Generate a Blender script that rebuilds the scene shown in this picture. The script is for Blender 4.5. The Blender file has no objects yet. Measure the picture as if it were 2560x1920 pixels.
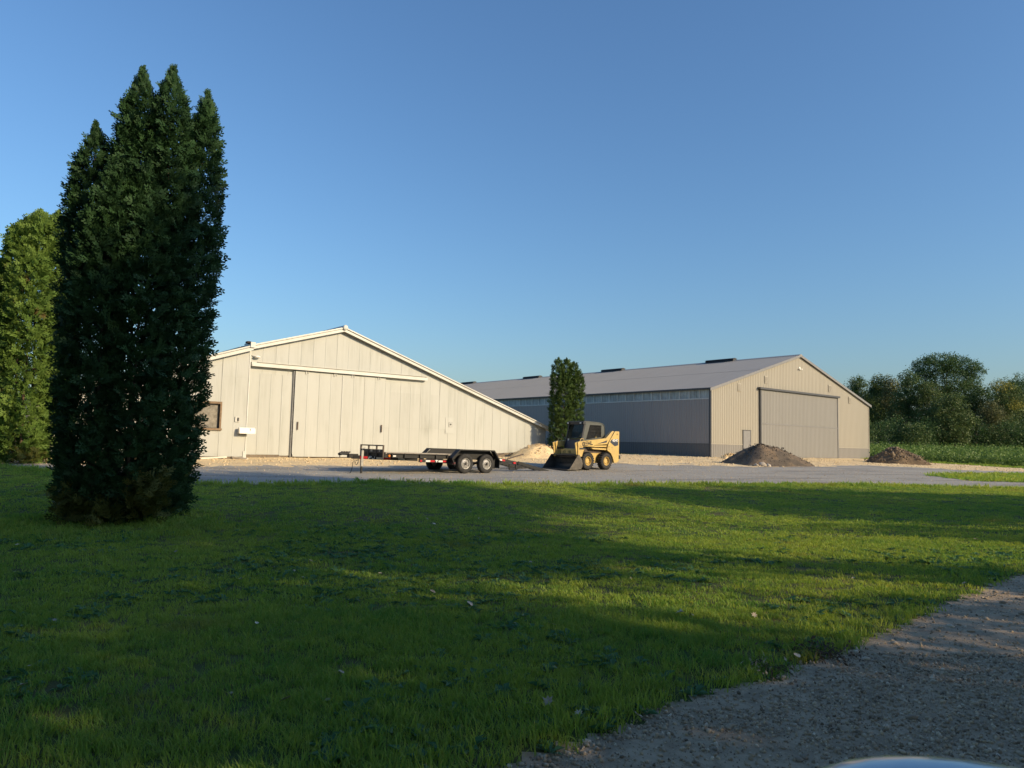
import bpy, math, random
import numpy as np
from mathutils import Vector, Matrix

random.seed(7)
RNG = np.random.default_rng(11)
SC = bpy.context.scene
COL = SC.collection
rad = math.radians
EYE = 1.70                                     # height of the lens above datum

# ------------------------------------------------------------------ camera
cam_d = bpy.data.cameras.new('camera')
cam = bpy.data.objects.new('camera', cam_d)
COL.objects.link(cam)
SC.camera = cam
cam_d.sensor_width = 36.0
cam_d.lens = 36.0 * 1775.0 / 2560.0
cam_d.clip_start = 0.02
cam_d.clip_end = 6000
PITCH, ROLL = rad(4.71), rad(1.38)
_f = Vector((0, math.cos(PITCH), math.sin(PITCH)))
_u = Vector((0, -math.sin(PITCH), math.cos(PITCH)))
_r = Vector((1, 0, 0))
_c, _s = math.cos(ROLL), math.sin(ROLL)
_x = _c * _r + _s * _u
_y = -_s * _r + _c * _u
cam.matrix_world = Matrix(((_x.x, _y.x, -_f.x, 0), (_x.y, _y.y, -_f.y, 0), (_x.z, _y.z, -_f.z, EYE), (0, 0, 0, 1)))
cam_d.dof.use_dof = True
cam_d.dof.focus_distance = 28.0
cam_d.dof.aperture_fstop = 13

# ------------------------------------------------------------------ world and sun
SUN_EL, SUN_AZ = 22.0, 118.0                   # azimuth clockwise from +Y
world = bpy.data.worlds.new('World')
SC.world = world
world.use_nodes = True
wn = world.node_tree
bg = wn.nodes['Background']
sky = wn.nodes.new('ShaderNodeTexSky')
sky.sky_type = 'NISHITA'
sky.sun_disc = False
sky.sun_elevation = rad(SUN_EL)
sky.sun_rotation = rad(SUN_AZ)
sky.altitude = 200
sky.air_density = 1.45
sky.dust_density = 1.7
sky.ozone_density = 7.4
wn.links.new(sky.outputs['Color'], bg.inputs['Color'])
bg.inputs['Strength'].default_value = 0.15

sun_d = bpy.data.lights.new('sun', 'SUN')
sun_d.energy = 4.9
sun_d.angle = rad(0.53)
sun_d.color = (1.0, 0.76, 0.46)
sun = bpy.data.objects.new('sun', sun_d)
COL.objects.link(sun)
_S = Vector((math.sin(rad(SUN_AZ)) * math.cos(rad(SUN_EL)), math.cos(rad(SUN_AZ)) * math.cos(rad(SUN_EL)), math.sin(rad(SUN_EL))))
sun.rotation_euler = _S.to_track_quat('Z', 'Y').to_euler()
sun.location = (40, -20, 40)

SC.view_settings.view_transform = 'Standard'
SC.view_settings.look = 'None'
SC.view_settings.exposure = 0.20
SC.view_settings.gamma = 1.0
SC.view_settings.use_curve_mapping = False
SC.render.engine = 'CYCLES'
SC.cycles.max_bounces = 6
SC.cycles.transparent_max_bounces = 6
SC.cycles.use_denoising = True

# ------------------------------------------------------------------ small helpers
AZ = rad(38.45)                                # yaw shared by road and both buildings
GV = np.array([math.cos(AZ), math.sin(AZ)])    # along road and gables
LV = np.array([-math.sin(AZ), math.cos(AZ)])   # along the ridges


def tag(o, label=None, cat=None, group=None, kind=None):
    if label: o['label'] = label
    if cat: o['category'] = cat
    if group: o['group'] = group
    if kind: o['kind'] = kind
    return o


def empty(name, loc, rz=0.0, ry=0.0, label=None, cat=None, group=None):
    o = bpy.data.objects.new(name, None)
    o.empty_display_size = 0.2
    o.location = loc
    o.rotation_euler = (0, ry, rz)
    COL.objects.link(o)
    return tag(o, label, cat, group)


def mesh_np(name, V, F, smooth=False):
    """V (n,3) array, F list of equally sized faces as (m,k) array."""
    me = bpy.data.meshes.new(name)
    V = np.asarray(V, np.float32); F = np.asarray(F, np.int32)
    m, k = F.shape
    me.vertices.add(len(V)); me.vertices.foreach_set('co', V.ravel())
    me.loops.add(m * k); me.loops.foreach_set('vertex_index', F.ravel())
    me.polygons.add(m)
    me.polygons.foreach_set('loop_start', np.arange(0, m * k, k, dtype=np.int32))
    me.polygons.foreach_set('loop_total', np.full(m, k, np.int32))
    if smooth: me.polygons.foreach_set('use_smooth', np.ones(m, bool))
    me.update(calc_edges=True)
    return me


def link(name, me, mat, parent=None, loc=None):
    o = bpy.data.objects.new(name, me)
    if mat is not None:
        if len(me.materials) == 0: me.materials.append(mat)
    if parent is not None: o.parent = parent
    if loc is not None: o.location = loc
    COL.objects.link(o)
    return o


class MB:
    def __init__(s): s.v = []; s.f = []

    def add(s, vs, fs):
        n = len(s.v); s.v += [tuple(p) for p in vs]; s.f += [tuple(i + n for i in f) for f in fs]
        return s

    def box(s, x0, x1, y0, y1, z0, z1):
        return s.add([(x0, y0, z0), (x1, y0, z0), (x1, y1, z0), (x0, y1, z0), (x0, y0, z1), (x1, y0, z1), (x1, y1, z1), (x0, y1, z1)],
                     [(0, 3, 2, 1), (4, 5, 6, 7), (0, 1, 5, 4), (1, 2, 6, 5), (2, 3, 7, 6), (3, 0, 4, 7)])

    def cbox(s, x0, x1, y0, y1, z0, z1, c=0.01):
        """box with chamfered vertical-plane outline (edges along y)"""
        pts = [(x0 + c, z0), (x1 - c, z0), (x1, z0 + c), (x1, z1 - c), (x1 - c, z1), (x0 + c, z1), (x0, z1 - c), (x0, z0 + c)]
        return s.prism(pts, y0, y1)

    def prism(s, pts, y0, y1):
        """polygon in (x,z), counter-clockwise seen from -y, extruded along y"""
        n = len(pts)
        vs = [(x, y0, z) for x, z in pts] + [(x, y1, z) for x, z in pts]
        fs = [tuple(range(n)), tuple(range(2 * n - 1, n - 1, -1))]
        for i in range(n):
            j = (i + 1) % n
            fs.append((i, i + n, j + n, j))
        return s.add(vs, fs)

    def beam(s, a, b, w, h, up=(0, 0, 1)):
        a, b = Vector(a), Vector(b); d = (b - a).normalized(); up = Vector(up)
        if abs(d.dot(up)) > .98: up = Vector((0, 1, 0))
        sd = d.cross(up).normalized() * (w / 2); u = sd.cross(d).normalized() * (h / 2)
        vs = [a - sd - u, a + sd - u, a + sd + u, a - sd + u, b - sd - u, b + sd - u, b + sd + u, b - sd + u]
        return s.add(vs, [(0, 3, 2, 1), (4, 5, 6, 7), (0, 1, 5, 4), (1, 2, 6, 5), (2, 3, 7, 6), (3, 0, 4, 7)])

    def tube(s, pts, r, n=8, caps=True):
        pts = [Vector(p) for p in pts]; rs = r if isinstance(r, (list, tuple)) else [r] * len(pts)
        base = len(s.v); u = None
        for i, p in enumerate(pts):
            d = (pts[min(i + 1, len(pts) - 1)] - pts[max(i - 1, 0)]).normalized()
            if u is None:
                t = Vector((0, 0, 1)) if abs(d.z) < .9 else Vector((1, 0, 0)); u = d.cross(t).normalized()
            else: u = (u - d * u.dot(d)).normalized()
            w = d.cross(u)
            for k in range(n):
                a = 2 * math.pi * k / n
                s.v.append(tuple(p + (u * math.cos(a) + w * math.sin(a)) * rs[i]))
        for i in range(len(pts) - 1):
            for k in range(n):
                a = base + i * n + k; b = base + i * n + (k + 1) % n
                s.f.append((a, b, b + n, a + n))
        if caps:
            s.f.append(tuple(base + k for k in range(n - 1, -1, -1)))
            e = base + (len(pts) - 1) * n
            s.f.append(tuple(e + k for k in range(n)))
        return s

    def lathe(s, prof, cx, cz, n=32, y0=0.0):
        """profile of (radius, y) turned about an axis along y through (cx, cz)"""
        base = len(s.v); m = len(prof)
        for k in range(n):
            a = 2 * math.pi * k / n
            for r, y in prof: s.v.append((cx + r * math.cos(a), y0 + y, cz + r * math.sin(a)))
        for k in range(n):
            for j in range(m - 1):
                a = base + k * m + j; b = base + ((k + 1) % n) * m + j
                s.f.append((a, b, b + 1, a + 1))
        return s

    def sphere(s, c, r, n=12, m=8):
        rx, ry, rz = r if isinstance(r, (tuple, list)) else (r, r, r)
        base = len(s.v)
        for j in range(m + 1):
            t = math.pi * j / m
            for k in range(n):
                a = 2 * math.pi * k / n
                s.v.append((c[0] + rx * math.sin(t) * math.cos(a), c[1] + ry * math.sin(t) * math.sin(a), c[2] + rz * math.cos(t)))
        for j in range(m):
            for k in range(n):
                a = base + j * n + k; b = base + j * n + (k + 1) % n
                s.f.append((a, a + n, b + n, b))
        return s

    def mesh(s, name, smooth=False, angle=None):
        me = bpy.data.meshes.new(name)
        me.from_pydata(s.v, [], s.f)
        if smooth:
            me.polygons.foreach_set('use_smooth', [True] * len(me.polygons))
            if angle: me.set_sharp_from_angle(angle=rad(angle))
        me.update()
        return me

    def build(s, name, mat, parent=None, loc=None, smooth=False, angle=35, bevel=0.0):
        o = link(name, s.mesh(name, smooth, angle), mat, parent, loc)
        if bevel:
            b = o.modifiers.new('bevel', 'BEVEL'); b.width = bevel; b.segments = 2; b.limit_method = 'ANGLE'; b.angle_limit = rad(40)
        return o


def vnoise(x, y, seed=0):
    x = np.asarray(x, float); y = np.asarray(y, float)
    xi = np.floor(x).astype(np.int64); yi = np.floor(y).astype(np.int64)
    fx = x - xi; fy = y - yi; fx = fx * fx * (3 - 2 * fx); fy = fy * fy * (3 - 2 * fy)

    def h(a, b):
        n = (a * 374761393 + b * 668265263 + seed * 1274126177) & 0x7fffffff
        n = ((n ^ (n >> 13)) * 1274126177) & 0x7fffffff
        return ((n ^ (n >> 16)) & 0xffff) / 65535.0
    return (h(xi, yi) * (1 - fx) + h(xi + 1, yi) * fx) * (1 - fy) + (h(xi, yi + 1) * (1 - fx) + h(xi + 1, yi + 1) * fx) * fy


def fbm(x, y, seed=0, o=4):
    t = 0; a = .5
    for i in range(o):
        t = t + a * (vnoise(x * 2 ** i, y * 2 ** i, seed + i) - .5); a *= .5
    return t


# ------------------------------------------------------------------ materials
class NT:
    def __init__(s, name):
        s.m = bpy.data.materials.new(name); s.m.use_nodes = True
        s.t = s.m.node_tree; s.b = s.t.nodes['Principled BSDF']; s.out = s.t.nodes['Material Output']

    def n(s, typ, **kw):
        x = s.t.nodes.new(typ)
        for k, v in kw.items():
            if k in x.inputs: x.inputs[k].default_value = v
            else: setattr(x, k, v)
        return x

    def l(s, a, b): s.t.links.new(a, b)

    def pos(s, scale=(1, 1, 1), rotz=0.0, obj=False):
        src = s.n('ShaderNodeTexCoord').outputs['Object'] if obj else s.n('ShaderNodeNewGeometry').outputs['Position']
        mp = s.n('ShaderNodeMapping'); mp.inputs['Scale'].default_value = scale; mp.inputs['Rotation'].default_value = (0, 0, rotz)
        s.l(src, mp.inputs['Vector'])
        if rotz:                                # rotate first, stretch afterwards
            mp.inputs['Scale'].default_value = (1, 1, 1)
            m2 = s.n('ShaderNodeMapping'); m2.inputs['Scale'].default_value = scale
            s.l(mp.outputs[0], m2.inputs['Vector']); return m2.outputs[0]
        return mp.outputs[0]

    def noise(s, vec, scale, detail=4, rough=.6, lo=.35, hi=.65):
        t = s.n('ShaderNodeTexNoise'); t.inputs['Scale'].default_value = scale; t.inputs['Detail'].default_value = detail; t.inputs['Roughness'].default_value = rough
        s.l(vec, t.inputs['Vector'])
        r = s.n('ShaderNodeMapRange'); r.inputs[1].default_value = lo; r.inputs[2].default_value = hi
        s.l(t.outputs['Fac'], r.inputs[0]); return r.outputs[0]

    def mix(s, fac, a, b, mode='MIX'):
        x = s.n('ShaderNodeMix', data_type='RGBA', blend_type=mode)
        for i, v in ((0, fac), (6, a), (7, b)):
            if hasattr(v, 'links') or hasattr(v, 'is_linked'): s.l(v, x.inputs[i])
            elif i == 0: x.inputs[0].default_value = v
            else: x.inputs[i].default_value = (*v, 1) if len(v) == 3 else v
        return x.outputs[2]

    def math(s, op, a, b=0.0, clamp=False):
        x = s.n('ShaderNodeMath', operation=op); x.use_clamp = clamp
        for i, v in ((0, a), (1, b)):
            if hasattr(v, 'is_linked'): s.l(v, x.inputs[i])
            else: x.inputs[i].default_value = v
        return x.outputs[0]

    def rand(s): return s.n('ShaderNodeObjectInfo').outputs['Random']

    def col(s, c):
        if hasattr(c, 'is_linked'): s.l(c, s.b.inputs['Base Color'])
        else: s.b.inputs['Base Color'].default_value = (*c, 1)

    def set(s, rough=.6, metal=0.0, spec=.5):
        s.b.inputs['Roughness'].default_value = rough; s.b.inputs['Metallic'].default_value = metal
        s.b.inputs['Specular IOR Level'].default_value = spec; return s

    def bump(s, h, strength=.5, dist=.02):
        b = s.n('ShaderNodeBump'); b.inputs['Strength'].default_value = strength; b.inputs['Distance'].default_value = dist
        s.l(h, b.inputs['Height']); s.l(b.outputs[0], s.b.inputs['Normal'])


def plain(name, c, rough=.6, metal=0.0, spec=.5, var=.18, scale=6.0, bump=0.0, dirt=None, dirt_amt=.5, rnd=.0):
    t = NT(name).set(rough, metal, spec)
    p = t.pos()
    n = t.noise(p, scale, 5, .65, .3, .7)
    a = tuple(x * (1 - var) for x in c); b = tuple(min(1, x * (1 + var)) for x in c)
    k = t.mix(n, a, b)
    if dirt:
        d = t.noise(p, scale * .35, 6, .7, .48, .75)
        k = t.mix(t.math('MULTIPLY', d, dirt_amt), k, dirt)
    if rnd:
        v = t.n('ShaderNodeMapRange'); v.inputs[3].default_value = 1 - rnd; v.inputs[4].default_value = 1 + rnd
        t.l(t.rand(), v.inputs[0])
        hs = t.n('ShaderNodeHueSaturation'); t.l(v.outputs[0], hs.inputs['Value']); t.l(k, hs.inputs['Color']); k = hs.outputs[0]
    t.col(k)
    if bump: t.bump(t.noise(p, scale * 3, 5, .7, .2, .8), bump, .01)
    return t.m


def siding(name, c, stain, amt, rough=.5, rnd=.05, streak=5.0, spec=.3):
    """sheet metal: runs of weather down each sheet"""
    t = NT(name).set(rough, 0, spec)
    p = t.pos((streak, streak, .28))
    n = t.noise(p, 1.0, 6, .7, .42, .72)
    p2 = t.pos((.9, .9, .35)); n2 = t.noise(p2, 1.0, 4, .6, .4, .7)
    k = t.mix(t.math('MULTIPLY', t.math('MULTIPLY', n, n2), amt, True), c, stain)
    v = t.n('ShaderNodeMapRange'); v.inputs[3].default_value = 1 - rnd; v.inputs[4].default_value = 1 + rnd * .4
    t.l(t.rand(), v.inputs[0])
    hs = t.n('ShaderNodeHueSaturation'); t.l(v.outputs[0], hs.inputs['Value']); t.l(k, hs.inputs['Color'])
    t.col(hs.outputs[0])
    return t.m


def leafy(name, dark, light, rough=.6, trans=.35, scale=1.2, spec=.25, extra=None):
    t = NT(name).set(rough, 0, spec)
    p = t.pos()
    n = t.noise(p, scale, 3, .6, .35, .68)
    n2 = t.noise(p, scale * 9, 3, .6, .3, .7)
    k = t.mix(t.math('ADD', t.math('MULTIPLY', n, .55), t.math('MULTIPLY', n2, .45)), dark, light)
    if extra:
        e = t.noise(p, extra[1], 2, .5, extra[2], extra[2] + .06)
        k = t.mix(e, k, extra[0])
    t.col(k)
    tr = t.n('ShaderNodeBsdfTranslucent'); t.l(k, tr.inputs['Color'])
    mx = t.n('ShaderNodeMixShader'); mx.inputs[0].default_value = trans
    t.l(t.b.outputs[0], mx.inputs[1]); t.l(tr.outputs[0], mx.inputs[2]); t.l(mx.outputs[0], t.out.inputs['Surface'])
    return t.m


MT = {}
MT['barn'] = siding('white_sheet', (.42, .44, .42), (.25, .265, .235), .75, .5, .035)
MT['barn_door'] = siding('white_door_sheet', (.43, .45, .43), (.255, .27, .24), .7, .5, .04)
MT['white_trim'] = plain('white_trim', (.53, .55, .53), .5, var=.08, scale=2, dirt=(.36, .33, .27), dirt_amt=.5)
MT['galv'] = plain('galvanised_steel', (.30, .30, .29), .45, .5, var=.2, scale=8)
MT['dark_gap'] = plain('dark_steel_post', (.07, .07, .065), .6, var=.3, scale=5)
MT['concrete'] = plain('concrete', (.42, .38, .32), .9, var=.18, scale=7, bump=.3)
MT['dirty_concrete'] = plain('dirty_foundation', (.17, .14, .105), .9, var=.3, scale=6, bump=.3)
MT['tan_sheet'] = siding('tan_steel', (.315, .298, .25), (.27, .255, .215), .3, .45, .03, spec=.4)
MT['grey_sheet'] = siding('grey_steel', (.31, .295, .285), (.265, .25, .24), .3, .42, .03, spec=.4)
MT['door_sheet'] = siding('door_grey_steel', (.225, .225, .215), (.185, .182, .172), .3, .45, .03, spec=.4)
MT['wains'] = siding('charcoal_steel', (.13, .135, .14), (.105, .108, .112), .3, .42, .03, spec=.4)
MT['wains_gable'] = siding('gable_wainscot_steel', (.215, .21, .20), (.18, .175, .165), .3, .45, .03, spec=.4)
MT['roof_sheet'] = siding('roof_grey_steel', (.275, .270, .248), (.24, .235, .218), .3, .38, .03, spec=.5)
MT['dark_trim'] = plain('charcoal_trim', (.055, .058, .064), .45, var=.1, scale=3)
MT['grey_trim'] = plain('grey_trim', (.19, .19, .19), .45, var=.1, scale=3)
MT['tan_trim'] = plain('tan_trim', (.34, .315, .26), .45, var=.08, scale=3)
MT['wood_frame'] = plain('weathered_wood', (.20, .14, .085), .8, var=.3, scale=9, bump=.2)
MT['deck_wood'] = plain('grey_planks', (.36, .33, .28), .85, var=.3, scale=7, bump=.3, rnd=.15)
MT['board'] = plain('white_painted_board', (.62, .58, .5), .7, var=.15, scale=6)
MT['black_steel'] = plain('black_steel', (.010, .0115, .013), .55, .0, .35, var=.3, scale=5, dirt=(.06, .05, .04), dirt_amt=.12)
MT['brown_steel'] = plain('rusty_brown_steel', (.075, .055, .042), .65, var=.35, scale=9, dirt=(.16, .10, .06), dirt_amt=.4)
MT['rubber'] = plain('tyre_rubber', (.028, .029, .03), .8, var=.3, scale=12, dirt=(.11, .10, .085), dirt_amt=.35, spec=.3)
MT['rim_silver'] = plain('silver_rim', (.40, .40, .39), .4, .35, var=.12, scale=12, dirt=(.2, .17, .13), dirt_amt=.4)
MT['rim_dark'] = plain('hub_grease', (.06, .055, .05), .6, var=.3, scale=20)
MT['yellow'] = plain('yellow_paint', (.53, .375, .12), .42, var=.10, scale=4, dirt=(.34, .25, .13), dirt_amt=.55)
MT['loader_black'] = plain('loader_black', (.018, .02, .024), .45, var=.25, scale=8)
MT['cab_grey'] = plain('cab_grey_paint', (.066, .076, .070), .45, var=.12, scale=5, dirt=(.12, .11, .09), dirt_amt=.35)
MT['bucket'] = plain('bucket_steel', (.085, .078, .068), .5, .35, var=.35, scale=7, dirt=(.19, .15, .11), dirt_amt=.6, bump=.15)
MT['bucket_in'] = MT['bucket']
MT['chrome'] = plain('chrome_rod', (.6, .6, .6), .2, 1, var=.05)
MT['decal_blue'] = plain('navy_decal', (.02, .028, .05), .4, var=.05)
MT['decal_white'] = plain('white_decal', (.8, .8, .78), .5, var=.03)
MT['red_reflector'] = plain('red_reflector', (.45, .02, .03), .25, var=.15, scale=40)
MT['white_reflector'] = plain('white_reflector', (.7, .7, .68), .25, var=.1, scale=40)
MT['amber'] = plain('amber_lens', (.7, .18, .02), .2, var=.1, scale=40)
MT['lamp_white'] = plain('lamp_white', (.8, .79, .74), .35, var=.04)
MT['vent_dark'] = plain('ridge_vent_black', (.035, .038, .042), .55, var=.15)


def glass(name, c, rough=.06, var=.4, scale=3.0):
    t = NT(name).set(rough, 0, .6)
    p = t.pos(); n = t.noise(p, scale, 5, .7, .3, .7)
    t.col(t.mix(n, tuple(x * (1 - var) for x in c), tuple(x * (1 + var) for x in c)))
    return t.m


MT['dusty_glass'] = glass('dusty_pane', (.20, .185, .155), .22, .55, 3.5)
MT['poly'] = glass('polycarbonate_sheet', (.30, .35, .36), .3, .35, 1.3)
_t = NT('cab_glass').set(.03, 0, .6)
_t.col((.6, .68, .66)); _t.b.inputs['Transmission Weight'].default_value = 1.0; _t.b.inputs['IOR'].default_value = 1.1
MT['cab_glass'] = _t.m
_t = NT('blue_car_paint').set(.32, .35, .5); _t.col((.30, .40, .50)); _t.b.inputs['Coat Weight'].default_value = 1.0
MT['car_paint'] = _t.m
_t = NT('mirror_glass').set(.02, 1, .5); _t.col((.8, .8, .8)); MT['mirror'] = _t.m

# foliage
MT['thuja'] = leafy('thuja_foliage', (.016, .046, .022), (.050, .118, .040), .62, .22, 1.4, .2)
MT['thuja_sun_tinted'] = leafy('thuja_sun_tinted_foliage', (.065, .135, .026), (.175, .265, .055), .62, .25, 1.6, .2, ((.16, .12, .05), 1.1, .67))  # paler, yellower copy of the thuja foliage: sunlight put into its colour
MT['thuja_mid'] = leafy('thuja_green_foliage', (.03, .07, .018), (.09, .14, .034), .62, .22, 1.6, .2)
MT['thuja_yellow'] = leafy('thuja_low_sprays', (.05, .07, .015), (.13, .13, .03), .65, .25, 3, .2)
MT['bark'] = plain('bark', (.09, .065, .045), .95, var=.35, scale=14, bump=.5)
MT['grey_bark'] = plain('grey_bark', (.17, .15, .125), .95, var=.3, scale=10, bump=.4)
TREE_M = [leafy('deep_green_leaves', (.034, .08, .028), (.09, .155, .045), .55, .3, .35, .3),
          leafy('mid_green_leaves', (.046, .09, .03), (.12, .175, .05), .55, .3, .35, .3),
          leafy('olive_leaves', (.058, .10, .032), (.135, .185, .055), .55, .3, .35, .3),
          leafy('yellow_leaves', (.20, .20, .04), (.42, .38, .07), .55, .35, .6, .3),
          leafy('brown_tinged_leaves', (.075, .09, .038), (.17, .18, .065), .6, .3, .4, .3)]
MT['shrub_red'] = leafy('burgundy_leaves', (.03, .010, .014), (.10, .03, .03), .6, .2, 6, .3)
MT['crop'] = leafy('soybean_leaves', (.08, .15, .032), (.18, .27, .06), .55, .35, .25, .3)


def grass_mat():
    t = NT('grass_blades').set(.55, 0, .25)
    p = t.pos()
    patch = t.noise(p, .32, 4, .6, .38, .66)
    dry = t.noise(p, .55, 3, .55, .60, .74)
    r = t.rand()
    k = t.mix(patch, (.12, .31, .065), (.34, .47, .085))
    fine = t.noise(p, 70, 2, .6, .35, .65)
    k = t.mix(t.math('MULTIPLY', fine, .40), k, (.06, .17, .036))
    straw = t.noise(p, 38, 1, .5, .66, .70)
    k = t.mix(t.math('MULTIPLY', straw, .7), k, (.42, .34, .17))
    k = t.mix(t.math('MULTIPLY', r, .55), k, (.44, .50, .10))
    k = t.mix(t.math('MULTIPLY', dry, .62), k, (.27, .205, .085))
    t.col(k)
    tr = t.n('ShaderNodeBsdfTranslucent'); t.l(t.mix(1.0, k, (1.3, 1.12, .55), 'MULTIPLY'), tr.inputs['Color'])
    mx = t.n('ShaderNodeMixShader'); mx.inputs[0].default_value = .48
    t.l(t.b.outputs[0], mx.inputs[1]); t.l(tr.outputs[0], mx.inputs[2]); t.l(mx.outputs[0], t.out.inputs['Surface'])
    return t.m


MT['grass'] = grass_mat()


def ground_mat(name, cols, scales, rough=.95, bumps=((40, .5, .02),), extra=None):
    t = NT(name).set(rough, 0, .2)
    p = t.pos()
    k = t.mix(t.noise(p, scales[0], 5, .65, .35, .65), cols[0], cols[1])
    k = t.mix(t.math('MULTIPLY', t.noise(p, scales[1], 3, .7, .42, .62), .75), k, cols[2])
    if extra: k = extra(t, k)
    t.col(k)
    h = None
    for sc, st, di in bumps:
        q = t.math('MULTIPLY', t.noise(p, sc, 4, .7, .2, .8), di * 50)
        h = q if h is None else t.math('ADD', h, q)
    t.bump(h, bumps[0][1], .02)
    return t.m


MT['turf'] = ground_mat('turf_soil', [(.05, .085, .02), (.08, .115, .028), (.12, .10, .045)], (1.2, .5), bumps=((25, .6, .02), (6, .6, .02)))
MT['verge'] = ground_mat('verge_grass', [(.05, .09, .016), (.085, .125, .022), (.11, .11, .035)], (1.2, .5), bumps=((9, .8, .03), (3, .6, .03)))


def yard_extra(t, k):
    big = t.noise(t.pos(), .16, 4, .6, .42, .62)
    k = t.mix(t.math('MULTIPLY', big, .35), k, (.40, .375, .32))
    ps = t.pos((.12, 1.0, 1.0), -AZ * .6)       # ruts and scrapes running along the yard
    ruts = t.noise(ps, 1.1, 5, .65, .50, .66)
    k = t.mix(t.math('MULTIPLY', ruts, .62), k, (.12, .117, .11))
    pale = t.noise(ps, .8, 4, .6, .60, .75)
    k = t.mix(t.math('MULTIPLY', pale, .5), k, (.40, .33, .24))
    sp = t.noise(t.pos(), 22, 2, .8, .55, .7)
    k = t.mix(t.math('MULTIPLY', sp, .45), k, (.42, .41, .39))
    sd = t.noise(t.pos(), 15, 2, .8, .56, .7)
    return t.mix(t.math('MULTIPLY', sd, .4), k, (.12, .118, .113))


MT['yard'] = ground_mat('grey_gravel', [(.27, .268, .24), (.33, .328, .295), (.38, .37, .33)], (.5, 9), bumps=((30, .55, .02), (9, .5, .02)), extra=yard_extra)


def tan_extra(t, k):
    sp = t.noise(t.pos(), 14, 3, .8, .5, .7)
    k = t.mix(t.math('MULTIPLY', sp, .55), k, (.60, .50, .34))
    sd = t.noise(t.pos(), 7, 3, .8, .56, .72)
    k = t.mix(t.math('MULTIPLY', sd, .35), k, (.36, .27, .16))
    ps = t.pos((.1, 1.0, 1.0), -AZ)
    return t.mix(t.math('MULTIPLY', t.noise(ps, 1.5, 4, .6, .52, .68), .35), k, (.34, .28, .20))


MT['tan'] = ground_mat('crushed_limestone', [(.74, .58, .33), (.80, .64, .375), (.66, .51, .29)], (.6, 3), bumps=((18, .6, .02), (5, .5, .03)), extra=tan_extra)
MT['road'] = ground_mat('gravel_road', [(.46, .36, .24), (.56, .44, .30), (.33, .255, .17)], (1.4, 5), bumps=((90, .7, .012), (30, .6, .012)))
MT['field_soil'] = ground_mat('field_soil', [(.05, .08, .018), (.075, .11, .022), (.05, .05, .022)], (.4, 2), bumps=((4, .7, .04),))


def stone_mat(name, cols, rough=.85, dirt=.4):
    t = NT(name).set(rough, 0, .3)
    r = t.rand()
    cr = t.n('ShaderNodeValToRGB'); t.l(r, cr.inputs[0])
    e = cr.color_ramp.elements
    e[0].color = (*cols[0], 1); e[1].color = (*cols[-1], 1)
    for i, c in enumerate(cols[1:-1]):
        x = e.new((i + 1) / (len(cols) - 1)); x.color = (*c, 1)
    n = t.noise(t.pos(), 60, 4, .7, .3, .7)
    t.col(t.mix(t.math('MULTIPLY', n, dirt), cr.outputs[0], (.09, .085, .08)))
    return t.m


MT['pebble'] = stone_mat('pebbles', [(.17, .138, .095), (.46, .365, .25), (.60, .48, .32), (.36, .275, .18), (.74, .64, .48)], dirt=.22)
MT['pebble_tan'] = stone_mat('tan_pebbles', [(.56, .42, .23), (.70, .55, .32), (.74, .60, .38), (.48, .35, .20)], dirt=.15)
MT['pebble_dark'] = stone_mat('dark_clods', [(.045, .036, .028), (.09, .072, .052), (.13, .105, .075), (.06, .05, .04)])
MT['pebble_brown'] = stone_mat('brown_clods', [(.11, .08, .05), (.19, .14, .09), (.25, .19, .125), (.09, .065, .045)])
MT['dirt_dark'] = ground_mat('dark_dirt', [(.085, .073, .06), (.135, .113, .088), (.25, .185, .12)], (1.6, .7), bumps=((14, .8, .03), (4, .6, .03)))
MT['dirt_brown'] = ground_mat('brown_dirt', [(.13, .098, .064), (.20, .148, .095), (.10, .075, .05)], (2.5, 5), bumps=((14, .9, .03), (4, .6, .03)))
MT['dry_leaf'] = plain('dry_leaf', (.42, .37, .28), .8, var=.35, scale=20, rnd=.35)
MT['dead_leaf'] = plain('dead_brown_leaf', (.10, .07, .045), .85, var=.3, scale=20, rnd=.35)

# ------------------------------------------------------------------ terrain
VT = [-60, -30, -5, 2.7, 5, 9, 13, 18, 21, 24, 31, 35, 40, 70, 200]
ZT = [-1.6, -1.6, -1.58, -1.58, -1.63, -1.72, -1.68, -1.48, -1.38, -1.29, -1.06, -1.02, -.95, -.6, 0]
UT = [-100, -20, 2, 18, 30.7, 43, 67, 267, 400]
US = [-.5, -.25, -.08, 0, .17, .33, .37, 2.65, 3]
_vv = np.linspace(-60, 200, 2601)
_k = np.exp(-.5 * (np.arange(-25, 26) / 9.0) ** 2); _k /= _k.sum()
_zz = np.convolve(np.pad(np.interp(_vv, VT, ZT), 25, mode='edge'), _k, mode='valid')


def uv(x, y): return x * GV[0] + y * GV[1], x * LV[0] + y * LV[1]


def gz0(x, y):
    u, v = uv(x, y)
    return np.interp(v, _vv, _zz) + np.interp(u, UT, US) + EYE


def seg_y(x, pts):
    return np.interp(x, [p[0] for p in pts], [p[1] for p in pts])


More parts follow.
